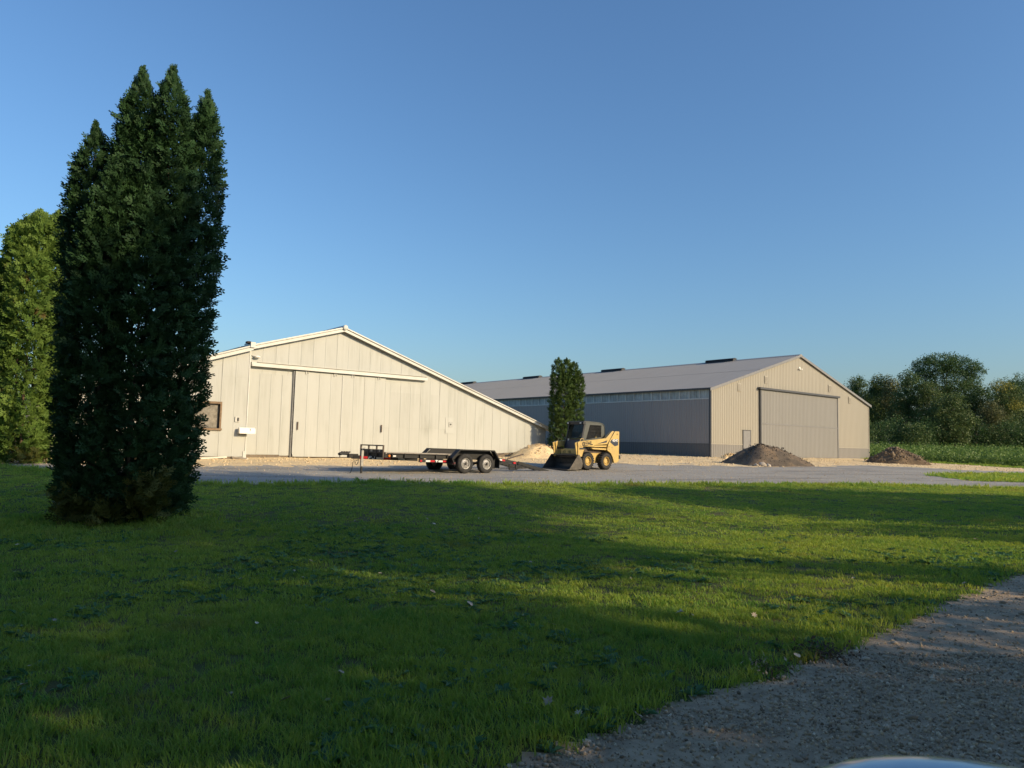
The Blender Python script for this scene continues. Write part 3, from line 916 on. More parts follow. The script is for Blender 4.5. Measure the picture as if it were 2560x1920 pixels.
MB().box(DX0 + .3, DX1 + .4, -.55, -.02, -.3, -.015).build('door_sill', MT['concrete'], shed)
MB().box(.0, SW, .05, .4, -.5, -.02).build('foundation', MT['concrete'], shed)

# ------------------------------------------------------------------ foliage builders
def spray_template(nb=6, seed=0):
    """flat feathery spray along +x, length 1, as triangles"""
    r = random.Random(seed); V = []; F = []

    def blade(a, b, w):
        a, b = np.array(a, float), np.array(b, float); d = b - a; s = np.array([-d[1], d[0], 0.0]); s = s / (np.linalg.norm(s) + 1e-9) * w * 1.3
        m = a + d * .45; n = len(V)
        V.extend([a, m + s, b, m - s]); F.extend([(n, n + 1, n + 2), (n, n + 2, n + 3)])
    blade((0, 0, 0), (.55, 0, -.03), .035); blade((.45, 0, -.02), (1, r.uniform(-.05, .05), -.14), .05)
    for i in range(nb):
        t = .12 + .74 * i / (nb - 1)
        for s in (-1, 1):
            L = (.46 - .30 * abs(t - .35)) * r.uniform(.75, 1.1); an = rad(r.uniform(34, 56)) * s
            p = np.array((t, 0, -.14 * t * t)); e = p + np.array((math.cos(an) * L, math.sin(an) * L, r.uniform(-.14, .05)))
            blade(p, e, .055)
            q = p + (e - p) * .5; an2 = an - s * rad(38)
            blade(q, q + np.array((math.cos(an2) * L * .5, math.sin(an2) * L * .5, r.uniform(-.08, .04))), .042)
    return np.array(V), np.array(F)


def leaf_template(n=8, seed=0, ar=.42, size=1.0):
    r = np.random.default_rng(seed); V = []; F = []
    for i in range(n):
        c = r.normal(size=3) * .42; d = r.normal(size=3); d[2] -= .25; d /= np.linalg.norm(d)
        s = np.cross(d, r.normal(size=3)); s /= np.linalg.norm(s); L = r.uniform(.35, .55) * size; k = len(V)
        V.extend([c - d * L * .5, c + s * L * ar * .5, c + d * L * .5, c - s * L * ar * .5]); F.extend([(k, k + 1, k + 2), (k, k + 2, k + 3)])
    return np.array(V), np.array(F)


def stamp(tmps, P, Xd, Zd, S, rng):
    """place one of the templates at every P, x axis along Xd, plane normal near Zd"""
    Xd = Xd / np.linalg.norm(Xd, axis=1, keepdims=True)
    Yd = np.cross(Zd, Xd); Yd /= np.linalg.norm(Yd, axis=1, keepdims=True) + 1e-9
    Zd = np.cross(Xd, Yd)
    pick = rng.integers(0, len(tmps), len(P)); VV = []; FF = []; off = 0
    for t, (tv, tf) in enumerate(tmps):
        m = pick == t; k = int(m.sum())
        if not k: continue
        v = P[m][:, None] + S[m][:, None, None] * (tv[None, :, 0:1] * Xd[m][:, None] + tv[None, :, 1:2] * Yd[m][:, None] + tv[None, :, 2:3] * Zd[m][:, None])
        f = tf[None] + (np.arange(k) * len(tv))[:, None, None] + off
        VV.append(v.reshape(-1, 3)); FF.append(f.reshape(-1, 3)); off += k * len(tv)
    return np.concatenate(VV), np.concatenate(FF)


SPRAYS = [spray_template(4, s) for s in range(4)]
LEAFS = [leaf_template(9, s) for s in range(5)]
PS = np.array([0, .06, .15, .35, .58, .70, .78, .85, .91, .96, 1.0]); PR = np.array([.74, .9, .98, 1.0, .97, .90, .74, .55, .38, .22, .0])
BLUNT = np.array([.74, .9, .98, 1.0, .97, .92, .84, .72, .54, .32, .0])


def thuja(name, base, leaders, dens, size, mats, label, seed, group=None, low=None, PR=PR):
    rng = np.random.default_rng(seed)
    root = empty(name, base, 0, label=label, cat='tree', group=group)
    B = np.array(base)
    P = []; O = []; S = []; T = []
    Ls = [(np.array(l[0]) - B, np.array(l[1]) - B, l[2]) for l in leaders]

    def axis_r(li, z):
        a, b, R = Ls[li]; s = np.clip((z - a[2]) / (b[2] - a[2]), 0, 1); dead = z > b[2]
        return a + (b - a) * s[:, None], np.where(dead, 0, R * np.interp(s, PS, PR))
    for li, (a, b, R) in enumerate(Ls):
        h = b[2] - a[2]; n = int(dens * h * 2 * math.pi * R * .86)
        s = rng.random(n) ** .94; th = rng.random(n) * 2 * math.pi
        inner = rng.random(n) < .30
        lump = vnoise(th * 3.2 + li * 7, s * h * 1.5, seed + 1) - .5
        lump2 = vnoise(th * 7.0 + li * 3, s * h * 3.6, seed + 2) - .5
        r = R * np.interp(s, PS, PR) * (1 + .20 * lump + .14 * lump2) * np.where(inner, rng.uniform(.45, .8, n), rng.uniform(.88, 1.04, n)) - np.where(inner, 0, size * .35 * (1 - s))
        r = np.maximum(r, .012)
        keep = inner | (lump2 > -.34) | (rng.random(n) < .35)
        o = np.stack([np.cos(th), np.sin(th), np.zeros(n)], -1)
        p = a + (b - a) * s[:, None] + o * r[:, None]
        for lj in range(len(Ls)):
            if lj == li: continue
            c, rj = axis_r(lj, p[:, 2])
            keep &= np.hypot(p[:, 0] - c[:, 0], p[:, 1] - c[:, 1]) > np.minimum(rj - .22, rj * .58)
        tip = np.clip((s - .93) / .07, 0, 1)
        P.append(p[keep]); O.append(o[keep]); S.append((size * rng.uniform(.7, 1.25, n) * np.clip(r / (.42 * R) + .35 * tip, .5, 1))[keep]); T.append(tip[keep])
    P = np.concatenate(P); O = np.concatenate(O); S = np.concatenate(S); T = np.concatenate(T); n = len(P)
    up = np.array([0, 0, 1.0])
    tang = np.cross(up, O)
    Xd = O * (.55 * (1 - .8 * T))[:, None] + up * (rng.uniform(-.05, .95, n) + T * 1.6)[:, None] + tang * rng.normal(size=(n, 1)) * .65 + rng.normal(size=(n, 3)) * .15
    Zd = O * rng.uniform(.25, 1.0, n)[:, None] + tang * rng.normal(size=(n, 1)) * .45 + up * rng.normal(size=(n, 1)) * .55
    V, F = stamp(SPRAYS, P, Xd, Zd, S, rng)
    link('crown', mesh_np('crown', V, F), mats, root)
    for a, b, R in Ls:
        m = MB(); k = 7
        m.tube([tuple(a + (b - a) * t * .93 + rng.normal(size=3) * .02 * (t > 0)) for t in np.linspace(-.02, 1, k)], [max(.012, .055 * R / .7 * (1 - .85 * t)) for t in np.linspace(0, 1, k)], 7)
        m.build('trunk', MT['bark'], root, smooth=True)
    if low:                                    # yellowed low skirts
        for (x, y, r, h, cnt) in low:
            q = rng.normal(size=(cnt, 3)) * np.array([r, r, h * .45]) * .55 + np.array([x, y, h * .5]) - np.array([B[0], B[1], 0])
            q[:, 2] = np.abs(q[:, 2]) + .02
            d = rng.normal(size=(cnt, 3)); d[:, 2] = np.abs(d[:, 2]) * .6
            V, F = stamp(SPRAYS, q, d, rng.normal(size=(cnt, 3)), rng.uniform(.16, .3, cnt), rng)
            link('low_foliage', mesh_np('low_foliage', V, F), MT['thuja_yellow'], root)
    return root


def E_(p): return (p[0], p[1], p[2] + EYE)


def leader(bx, by, bz, tx, ty, tz, R): return (E_((bx, by, bz)), E_((tx, ty, tz)), R)


zb = gh(-7.7, 14.0)
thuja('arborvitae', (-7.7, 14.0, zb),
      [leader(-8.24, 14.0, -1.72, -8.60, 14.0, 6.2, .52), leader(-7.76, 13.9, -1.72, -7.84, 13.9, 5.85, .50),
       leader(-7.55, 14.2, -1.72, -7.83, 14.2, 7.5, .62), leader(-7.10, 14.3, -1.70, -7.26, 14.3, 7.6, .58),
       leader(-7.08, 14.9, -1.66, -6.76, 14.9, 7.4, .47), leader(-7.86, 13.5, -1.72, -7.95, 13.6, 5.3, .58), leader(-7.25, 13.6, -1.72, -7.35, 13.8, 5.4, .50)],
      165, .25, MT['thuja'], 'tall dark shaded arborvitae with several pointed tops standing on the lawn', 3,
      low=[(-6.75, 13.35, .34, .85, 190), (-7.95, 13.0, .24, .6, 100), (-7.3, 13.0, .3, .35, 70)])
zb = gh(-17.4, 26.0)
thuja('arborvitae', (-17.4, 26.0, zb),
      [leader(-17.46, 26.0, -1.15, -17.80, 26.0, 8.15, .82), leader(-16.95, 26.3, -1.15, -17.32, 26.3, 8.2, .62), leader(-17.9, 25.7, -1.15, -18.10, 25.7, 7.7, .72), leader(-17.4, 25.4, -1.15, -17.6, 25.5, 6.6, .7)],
      85, .34, MT['thuja_sun_tinted'], 'sunlit arborvitae with three blunt tops just left of the dark one', 5, low=[(-16.9, 25.0, .4, .5, 90)], PR=BLUNT)
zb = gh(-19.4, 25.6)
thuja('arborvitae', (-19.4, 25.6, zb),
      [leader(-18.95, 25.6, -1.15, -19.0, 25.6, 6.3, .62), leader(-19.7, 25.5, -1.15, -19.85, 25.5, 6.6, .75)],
      85, .34, MT['thuja_sun_tinted'], 'shorter sunlit arborvitae cut off by the left edge of the picture', 6, PR=BLUNT)
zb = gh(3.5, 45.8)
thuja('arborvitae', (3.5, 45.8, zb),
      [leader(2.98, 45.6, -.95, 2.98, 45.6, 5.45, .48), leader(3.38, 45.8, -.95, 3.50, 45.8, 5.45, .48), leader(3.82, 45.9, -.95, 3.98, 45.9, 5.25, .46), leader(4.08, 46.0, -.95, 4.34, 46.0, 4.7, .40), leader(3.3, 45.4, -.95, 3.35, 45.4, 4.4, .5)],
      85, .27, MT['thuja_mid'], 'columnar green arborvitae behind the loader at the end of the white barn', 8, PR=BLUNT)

# burgundy plant at that tree's foot
rng = np.random.default_rng(4)
pl = empty('burgundy_plant', (2.86, 44.7, gh(2.86, 44.7)), label='low burgundy leaved plant at the foot of the arborvitae behind the bucket', cat='plant')
q = rng.normal(size=(70, 3)) * np.array([.22, .2, .16]) + np.array([0, 0, .32]); q[:, 2] = np.abs(q[:, 2])
V, F = stamp(LEAFS, q, rng.normal(size=(70, 3)), rng.normal(size=(70, 3)), rng.uniform(.18, .3, 70), rng)
link('leaves', mesh_np('leaves', V, F), MT['shrub_red'], pl)
m = MB()
for k in range(5): m.tube([(0, 0, -.05), (rng.normal() * .12, rng.normal() * .12, .4)], [.012, .005], 5)
m.build('stem', MT['bark'], pl)


def broadleaf(name, x, y, h, blobs, mat, label, seed, n_leaf, leaf, trunk_r=.18, group=None, cat='tree', bark='grey_bark', extra=(), lean=0.0, z0=None, solid=1.0):
    """blobs are ellipsoids (dx, dy, z as a share of h, rx, ry, rz) filled with leaf tufts"""
    rng = np.random.default_rng(seed)
    z0 = gh(x, y) if z0 is None else z0
    root = empty(name, (x, y, z0), label=label, cat=cat, group=group)
    vol = np.array([b[3] * b[4] + b[3] * b[5] for b in blobs]); vol = vol / vol.sum()

    def fill(bl, cnt, sz, mt, nm):
        P = []
        vv = np.array([b[3] * b[4] + b[3] * b[5] for b in bl]); vv = vv / vv.sum()
        for b, f in zip(bl, vv):
            k = int(cnt * f) + 1
            d = rng.normal(size=(k, 3)); d /= np.linalg.norm(d, axis=1, keepdims=True)
            rr = np.where(rng.random(k) < .7, rng.uniform(.78, 1.08, k), rng.random(k) ** .4)
            th = np.arctan2(d[:, 1], d[:, 0])
            lump = vnoise(th * 1.6 + 9, d[:, 2] * 3 + 5, seed) + .6 * vnoise(th * 4 + 9, d[:, 2] * 7 + 5, seed + 3)
            p = d * (rr * (.72 + .42 * lump))[:, None] * np.array(b[3:6]) + np.array([b[0], b[1], b[2] * h])
            gap = vnoise(p[:, 0] * 1.0 / max(.5, b[3] * .35), (p[:, 2] + p[:, 1]) / max(.5, b[3] * .35), seed + 8)
            P.append(p[(gap > .26 * (2 - solid)) | (rng.random(k) < .25)])
        P = np.concatenate(P); P = P[P[:, 2] > .15]
        V, F = stamp(LEAFS, P, rng.normal(size=P.shape), rng.normal(size=P.shape) + np.array([0, 0, .8]), sz * rng.uniform(.7, 1.3, len(P)), rng)
        link(nm, mesh_np(nm, V, F), mt, root)
    fill(blobs, n_leaf, leaf, mat, 'crown')
    for (bl, cnt, mt) in extra: fill(bl, cnt, leaf * .9, mt, 'crown_tip')
    m = MB()
    tx = sum(b[0] * v for b, v in zip(blobs, vol)); ty = sum(b[1] * v for b, v in zip(blobs, vol)); tz = max(b[2] for b in blobs) * h * .92
    pts = [(0, 0, -.3), (tx * .15 - lean, ty * .15, tz * .3), (tx * .5, ty * .5, tz * .6), (tx, ty, tz)]
    m.tube(pts, [trunk_r * 1.2, trunk_r * .9, trunk_r * .6, trunk_r * .15], 8)
    m.build('trunk', MT[bark], root, smooth=True)
    m = MB()
    for b in blobs:
        zc = b[2] * h; zs = max(.2 * h, zc - .35 * h); f = min(1, zs / max(tz, .1))
        s0 = np.array([tx * f, ty * f, zs])
        m.tube([tuple(s0), tuple((s0 + np.array([b[0], b[1], zc])) / 2 + rng.normal(size=3) * .15), (b[0], b[1], zc + b[5] * .4)], [trunk_r * .4, trunk_r * .25, trunk_r * .06], 6)
    m.build('limb', MT[bark], root, smooth=True)
    return root


# the wood's edge beyond the crop
G_W = 'trees along the far edge of the crop field'
rr = random.Random(5)


def mixed_blobs(w, h, k, lo=.30):
    out = []
    for i in range(k):
        z = lo + (.86 - lo) * (i + .5) / k
        wid = w * (.5 if z < .8 else .36) * rr.uniform(.75, 1.05)
        out.append((rr.uniform(-.28, .28) * w, rr.uniform(-.25, .25) * w, z, wid, wid, h * .15 * rr.uniform(.8, 1.25)))
    out.append((rr.uniform(-.1, .1) * w, 0, .90, w * .26, w * .26, h * .10))
    return out


def wood(x, y, h, w, kind, label, k=6, extra=(), n=900, lo=.22):
    return broadleaf('broadleaf_tree', x, y, h, mixed_blobs(w, h, k, lo), TREE_M[kind], label, rr.randint(0, 9999), int(n * 2.15), .64, .20, G_W, extra=extra, solid=.9)


wood(64.0, 132, 13.0, 3.4, 4, 'thin brownish tree just showing above the shed roof at its right slope', 5, n=260)
wood(61.5, 125, 12.7, 4.4, 1, 'rounded green tree at the left end of the wood right behind the shed gable')
wood(66.6, 128, 13.2, 4.4, 1, 'green tree with a bright yellow top behind the shed corner', extra=[([(-.2, -1.2, .90, 1.9, 1.5, 1.3)], 110, TREE_M[3])])
wood(65.9, 122, 12.2, 3.4, 4, 'pale brown tinged tree right of the yellow topped one', extra=[([(.3, -1, .9, 1.1, 1.0, .9)], 40, TREE_M[3])], n=600)
wood(64.9, 116, 13.4, 4.3, 1, 'narrow mid green tree left of the tallest one, leafy down to the ground', 8, lo=.10)
wood(66.4, 113, 11.0, 4.2, 2, 'olive tree below the left side of the tallest crown', 7, lo=.12)
broadleaf('broadleaf_tree', 76.3, 124, 16.9,
          [(-3.2, 0, .86, 2.6, 2.4, 1.5), (-.6, 0, .92, 3.2, 2.6, 1.4), (2.6, .3, .89, 2.9, 2.4, 1.3), (4.5, 0, .83, 1.9, 1.6, .9), (-4.1, 0, .76, 1.6, 1.5, 1.2), (0, 0, .74, 3.6, 3, 2.2),
           (-2.4, 0, .60, 2.2, 2, 1.8), (2.2, 0, .62, 2.4, 2, 2.0), (0, 0, .46, 2.6, 2.2, 2.2), (1, 0, .30, 2.8, 2.2, 2.0), (-1.5, -.5, .22, 2.4, 2, 2.0)],
          TREE_M[0], 'tallest tree of the wood with a wide umbrella shaped crown', 77, 4600, .62, .32, G_W, solid=.75, lean=.5)
wood(68.1, 109, 9.0, 4.8, 2, 'short pale olive tree in front of the tallest tree', 6, lo=.15)
wood(82.3, 126, 13.6, 4.6, 0, 'dark green tree against the right flank of the tallest one', 7)
wood(78.4, 116, 8.4, 3.4, 4, 'thin brownish tree in the gap right of the tallest one', 5, n=330)
wood(83.2, 120, 12.4, 5.6, 2, 'olive tree with two yellow patches near the right edge', 7, extra=[([(.6, -2.2, .64, 1.2, .8, .8)], 40, TREE_M[3]), ([(-1.2, -1.6, .90, 1.6, 1.2, .9)], 40, TREE_M[3])])
wood(93.3, 130, 14.3, 5.6, 0, 'dark round topped tree at the right edge of the picture', 7)
wood(92.4, 124, 12.8, 5.8, 1, 'green tree touching the right edge in front of the dark round one', 7)
wood(101.0, 126, 13.6, 7.0, 0, 'dark tree standing beyond the right edge', 7)
wood(72.7, 140, 12.6, 6.5, 0, 'dark tree filling the wood behind the tallest one', 6)
wood(87.8, 142, 12.4, 6.5, 0, 'dark tree filling the wood behind the gap', 6, n=700)
wood(99.5, 142, 13.6, 7.0, 1, 'green tree filling the wood behind the right edge', 6, n=700)
ORD = 'first second third fourth fifth sixth seventh eighth ninth tenth eleventh twelfth thirteenth fourteenth fifteenth sixteenth seventeenth'.split()
SHR = [(54.1, 108.2, 4.6), (56.7, 108.8, 4.6), (59.8, 110.1, 5.4), (60.9, 107.1, 4.4), (63.4, 108.3, 5.3), (66.2, 110, 4.9), (68.4, 112.0, 5.1), (70.4, 111.2, 4.9), (72.2, 110.2, 5.4), (74.4, 110.2, 4.7), (76.6, 109.6, 4.9), (78.9, 110.4, 5.7), (81.5, 110.8, 5.2), (83.6, 108.5, 5.8), (86.7, 111.3, 5.3), (89.4, 110.6, 5.0), (92.2, 110.2, 5.4)]
for i, (x, y, h) in enumerate(SHR):
    broadleaf('understory_shrub', x, y, h, [(rr.uniform(-.6, .6), 0, .62, 1.9, 1.5, h * .34), (rr.uniform(-1.2, 1.2), -.3, .36, 2.0, 1.5, h * .34), (rr.uniform(-1.2, 1.2), .2, .22, 2.0, 1.4, h * .24)],
              TREE_M[0 if i % 3 else 1], ORD[i] + ' dark leafy shrub from the shed along the foot of the wood', 300 + i, 430, .6, .06, 'shrubs along the foot of the wood', cat='shrub', bark='bark', solid=1.2)
# pale leaning trunk right at the shed corner
tl = MB().tube([(52.0, 107.6, gh(52, 107.6) - .2), (51.6, 107.6, gh(52, 107.6) + 2.2), (50.8, 107.6, gh(52, 107.6) + 5.8)], [.13, .11, .07], 7).build('bare_trunk', MT['grey_bark'], smooth=True)
tag(tl, 'pale bare leaning trunk beside the right corner of the grey shed', 'trunk')

# roadside trees behind the photographer: their shade lies over the lawn; some added to dim skylight
SD = np.array([math.sin(rad(SUN_AZ)), math.cos(rad(SUN_AZ))]); QD = np.array([-SD[1], SD[0]])
GS = 'shade trees along the road'


def shade_tree(d, q, h, blobs, label, seed, n, leaf=.85, tr=.28):
    x, y = d * .757 * SD + q * QD
    # blobs given as (along q, along d, z share, r_q, r_z)
    bl = [(a * QD[0] + b * SD[0], a * QD[1] + b * SD[1], z, r, r, rz) for a, b, z, r, rz in blobs]
    broadleaf('shade_tree', float(x), float(y), h, bl, TREE_M[1], label, seed, n, leaf, tr, GS, z0=float(gz0(x, y)), solid=1.9)


broadleaf('shade_tree', -7.5, -8.5, 17, [(-3, 0, .55, 5, 4.5, 4), (3, 1, .60, 5, 4.5, 4), (0, 3, .75, 4.5, 4.5, 3.4), (0, -3, .5, 5, 5, 4), (0, 0, .9, 3.5, 3.5, 2)], TREE_M[1], 'unseen wide tree added behind the car to the left, dimming skylight', 911, 2600, .9, .3, GS, z0=float(gz0(-7.5, -8.5)), solid=1.9)  # unseen tree, added so its crown blocks skylight from behind the lawn
broadleaf('shade_tree', 4.0, -9.5, 16, [(-3, 0, .55, 4.6, 4.5, 4), (3, 1, .60, 4.6, 4.5, 4), (0, 3, .74, 4.2, 4.2, 3.2), (0, 0, .9, 3.5, 3.5, 2)], TREE_M[0], 'unseen wide dark tree added straight behind the car, dimming skylight', 912, 2300, .9, .3, GS, z0=float(gz0(4.0, -9.5)), solid=1.9)  # second unseen crown, added behind the camera to darken the foreground
broadleaf('shade_tree', -13.5, 3.0, 15, [(-1, 0, .42, 4.6, 4.4, 4), (1, 1, .62, 4.6, 4.4, 4), (0, -2, .60, 4.6, 4.6, 4), (0, 0, .86, 3.4, 3.4, 2.2)], TREE_M[1], 'unseen round tree added beyond the left edge of the picture, dimming skylight', 913, 2600, .9, .3, GS, z0=float(gz0(-13.5, 3.0)), solid=1.9)  # added out of view: keeps skylight from the left off the lower lawn
shade_tree(27, 11.5, 20, [(-2.6, 0, .66, 3.0, 3.0), (1.8, 0, .70, 2.6, 2.8), (0, 1, .82, 3.4, 2.8), (-1, -1, .58, 2.2, 2.2), (-4.4, 1, .78, 2.2, 2.8), (2.9, 0, .74, 1.9, 2.2), (0, 0, .94, 2.4, 1.4)],
           'tall roadside shade tree with a high crown standing right of the car', 901, 4300)
shade_tree(22, .5, 15, [(-2, 0, .55, 3.2, 4.0), (2.4, 0, .55, 3.0, 4.2), (0, 0, .78, 3.4, 3.0), (0, 0, .25, 3.6, 3.0), (-4, 0, .35, 2.4, 4), (4.4, 0, .24, 2.0, 2.6), (4.6, 0, .58, 1.8, 2.6), (5.2, 0, .36, 1.6, 2.4), (4.0, 0, .12, 2.4, 1.6)],
           'dense roadside shade tree leafy to the ground standing behind the car', 902, 4600)
shade_tree(21, 24.6, 9.6, [(-3, 0, .50, 2.6, 2.8), (0, 0, .60, 3.0, 3.0), (3.2, 0, .52, 2.8, 2.8), (0, 0, .25, 3.4, 2.0), (-1, 0, .82, 2.2, 1.4), (5.4, 0, .40, 2.0, 2.6)],
           'low broad roadside shade tree down the road to the right', 903, 2300)
shade_tree(29, 16.6, 17.0, [(-2, 0, .82, 2.2, 1.9), (1.2, 0, .80, 2.2, 2.0), (0, 0, .91, 2.2, 1.4)], 'slender shade tree with a small high crown along the road', 904, 1100, tr=.2)
shade_tree(19, 11.3, 6.2, [(-.3, 0, .30, 1.4, 2.0), (.2, 0, .62, 1.2, 1.5), (0, 0, .86, .7, .8)], 'young narrow shade tree beside the road', 905, 900, .5, .08)
shade_tree(19, 17.2, 6.6, [(0, 0, .30, 1.5, 2.2), (.2, 0, .66, 1.3, 1.6)], 'bushy young shade tree beside the road', 906, 900, .5, .08)
shade_tree(18, 8.4, 5.9, [(-.4, 0, .35, 1.7, 1.9), (.2, 0, .70, 1.4, 1.2)], 'round roadside bush shading the near gravel', 907, 1150, .5, .06)

# ------------------------------------------------------------------ flatbed trailer
TH = rad(40)
TX, TY = -1.796, 29.0
TZ = gh(TX, TY) + .005
trl = empty('flatbed_trailer', (TX, TY, TZ), TH, rad(.9), label='black tandem axle flatbed trailer with grey plank deck and lowered ramps', cat='trailer')


def trailer_wheel(x, yo, side):
    """side -1: outer face towards -y at yo; +1: outer face towards +y"""
    w = empty('wheel', (x, yo, .40)); w.parent = trl
    s = -side
    prof = [(.215, .03), (.235, .012), (.30, .0), (.355, .008), (.388, .03), (.40, .055), (.40, .185), (.388, .21), (.355, .232), (.30, .24), (.215, .215)]
    m = MB(); m.lathe([(r, s * y) for r, y in prof], 0, 0, 40)
    t = m.build('tyre', MT['rubber'], w, smooth=True, angle=50)
    m = MB()
    m.lathe([(.222, s * .022), (.218, s * .012), (.205, s * .014), (.20, s * .05), (.185, s * .075), (.165, s * .052), (.11, s * .045), (.095, s * .03), (.06, s * .03), (.055, s * .0), (.0, s * -.004)], 0, 0, 32)
    m.build('rim', MT['rim_silver'], w, smooth=True, angle=45)
    m = MB()
    for k in range(8):
        a = 2 * math.pi * (k + .5) / 8
        m.sphere((.176 * math.cos(a), s * .058, .176 * math.sin(a)), (.02, .012, .02), 8, 4)
    m.build('hand_hole', MT['dark_gap'], w, smooth=True)
    m = MB(); m.lathe([(.058, s * .03), (.055, s * -.02), (.045, s * -.035), (0, s * -.037)], 0, 0, 14)
    for k in range(6):
        a = 2 * math.pi * k / 6; m.sphere((.08 * math.cos(a), s * .022, .08 * math.sin(a)), .014, 6, 4)
    m.build('hub', MT['rim_dark'], w, smooth=True, angle=40)


for x in (0, 1.09):
    trailer_wheel(x, 0.0, -1); trailer_wheel(x, 2.40, 1)
for x in (0, 1.09): MB().beam((x, .1, .40), (x, 2.3, .40), .09, .09).build('axle', MT['black_steel'], trl)
# frame
MB().box(-3.56, 1.78, .32, .38, .56, .70).build('side_rail', MT['black_steel'], trl)
MB().box(-3.56, 1.78, 2.02, 2.08, .56, .70).build('side_rail', MT['black_steel'], trl)
MB().box(-2.08, -.56, .25, .31, .42, .535).build('lower_rail', MT['black_steel'], trl)
m = MB()
for k in range(10): m.box(-3.45 + k * .57, -3.39 + k * .57, .39, 2.01, .58, .66)
m.build('cross_member', MT['black_steel'], trl)
for k in range(9):
    y = .30 + k * .203
    MB().box(-3.56, 1.76, y, y + .195, .705 + (k % 3) * .003, .755 + (k % 3) * .003).build('deck_plank', MT['deck_wood'], trl)
MB().box(-3.62, -3.565, .28, 2.12, .56, .76).build('front_rail', MT['black_steel'], trl)
for x in (-3.3, -2.75, -2.05, -1.3, -.75): MB().box(x, x + .04, .255, .318, .56, .74).build('stake_pocket', MT['black_steel'], trl)
MB().beam((-3.5, .285, .72), (-.7, .285, .72), .02, .03).build('rub_rail', MT['black_steel'], trl)
# tongue
for y0, y1 in ((.36, 1.13), (2.04, 1.27)):
    MB().beam((-2.1, y0, .52), (-4.45, y1, .54), .07, .13).build('tongue_beam', MT['black_steel'], trl)
MB().box(-4.66, -4.25, 1.12, 1.28, .50, .66).build('coupler', MT['black_steel'], trl, bevel=.015)
m = MB(); m.tube([(-4.98, 1.2, .66), (-4.62, 1.2, .66)], [.055, .06], 10); m.sphere((-4.98, 1.2, .64), (.09, .07, .06), 10, 6)
for k in range(4): m.box(-4.92 + k * .10, -4.88 + k * .10, 1.15, 1.25, .70, .745)
m.build('ball_socket', MT['black_steel'], trl)
jk = MB().box(-4.20, -4.11, .98, 1.07, .20, .80).build('jack', MT['galv'], trl)
MB().box(-4.185, -4.125, .995, 1.055, -.06, .20).box(-4.25, -4.06, .93, 1.12, -.085, -.06).build('jack_foot', MT['black_steel'], jk)
MB().tube([(-4.155, 1.02, .80), (-4.155, 1.02, .86), (-4.05, 1.02, .90)], .015, 6).build('crank', MT['galv'], jk)


def chain(pts, r=.012, ln=.05):
    m = MB(); pts = [Vector(p) for p in pts]; k = 0
    for a, b in zip(pts[:-1], pts[1:]):
        n = max(1, int((b - a).length / ln))
        for i in range(n):
            p = a + (b - a) * (i / n); q = a + (b - a) * ((i + .85) / n)
            m.beam(p, q, r * (2.4 if k % 2 else 1), r * (1 if k % 2 else 2.4)); k += 1
    return m


def sag(a, b, s, n=8): return [(a[0] + (b[0] - a[0]) * t, a[1] + (b[1] - a[1]) * t, a[2] + (b[2] - a[2]) * t - s * 4 * t * (1 - t)) for t in np.linspace(0, 1, n)]


chain(sag((-4.42, 1.11, .50), (-4.25, 1.08, .47), .24)).build('safety_chain', MT['black_steel'], trl)
chain([(-4.46, 1.11, .50), (-4.50, 1.09, .2), (-4.55, 1.06, .02), (-4.63, 1.02, -.07), (-4.74, 1.0, -.08)]).build('safety_chain', MT['black_steel'], trl)
chain(sag((-4.38, 1.1, .52), (-4.30, 1.05, .48), .1, 5), .01, .03).build('breakaway_cable', MT['black_steel'], trl)
# headboard rack across the nose
m = MB()
m.box(-3.68, -3.63, .30, 2.10, .985, 1.03)
for y in (.30, .80, 1.42, 2.05): m.box(-3.68, -3.63, y, y + .05, .56, .985)
rk = m.build('front_rack', MT['brown_steel'], trl)
for y0, y1 in ((.36, .79), (.86, 1.41), (1.48, 2.04)): MB().box(-3.665, -3.625, y0, y1, .72, .86).build('rack_board', MT['brown_steel'], rk)
MB().box(-3.685, -3.668, 1.10, 1.25, .765, .85).build('document_plate', MT['galv'], rk)
MB().box(-3.69, -3.66, .52, .60, .77, .85).build('latch_plate', MT['galv'], rk)
# fenders: sheet bent over the pair of wheels, inner skirt towards the deck
PF = [(-.58, .36), (-.70, .62), (-.32, .97), (1.44, .97), (1.72, .60), (1.70, .24)]
for (ya, yb, yi) in ((-.04, .26, .262), (2.14, 2.44, 2.115)):
    m = MB()
    for (x0, z0), (x1, z1) in zip(PF[:-1], PF[1:]):
        dx, dz = x1 - x0, z1 - z0; L = math.hypot(dx, dz); nx, nz = dz / L * .012, -dx / L * .012
        m.add([(x0, ya, z0), (x1, ya, z1), (x1, yb, z1), (x0, yb, z0), (x0 + nx, ya, z0 + nz), (x1 + nx, ya, z1 + nz), (x1 + nx, yb, z1 + nz), (x0 + nx, yb, z0 + nz)],
              [(0, 3, 2, 1), (4, 5, 6, 7), (0, 1, 5, 4), (1, 2, 6, 5), (2, 3, 7, 6), (3, 0, 4, 7)])
        yl = ya if ya < 1 else yb - .02        # rolled outer lip
        m.beam((x0, yl + .01, z0 - .02), (x1, yl + .01, z1 - .02), .02, .05)
    fd = m.build('fender', MT['black_steel'], trl)
    MB().prism([(-.66, .56), (1.68, .56), (1.70, .62), (1.42, .95), (-.30, .95), (-.67, .64)], yi, yi + .02).build('fender_skirt', MT['black_steel'], fd)
MB().box(-.66, -.52, .0, .26, .34, .46).build('fender_step', MT['black_steel'], trl)
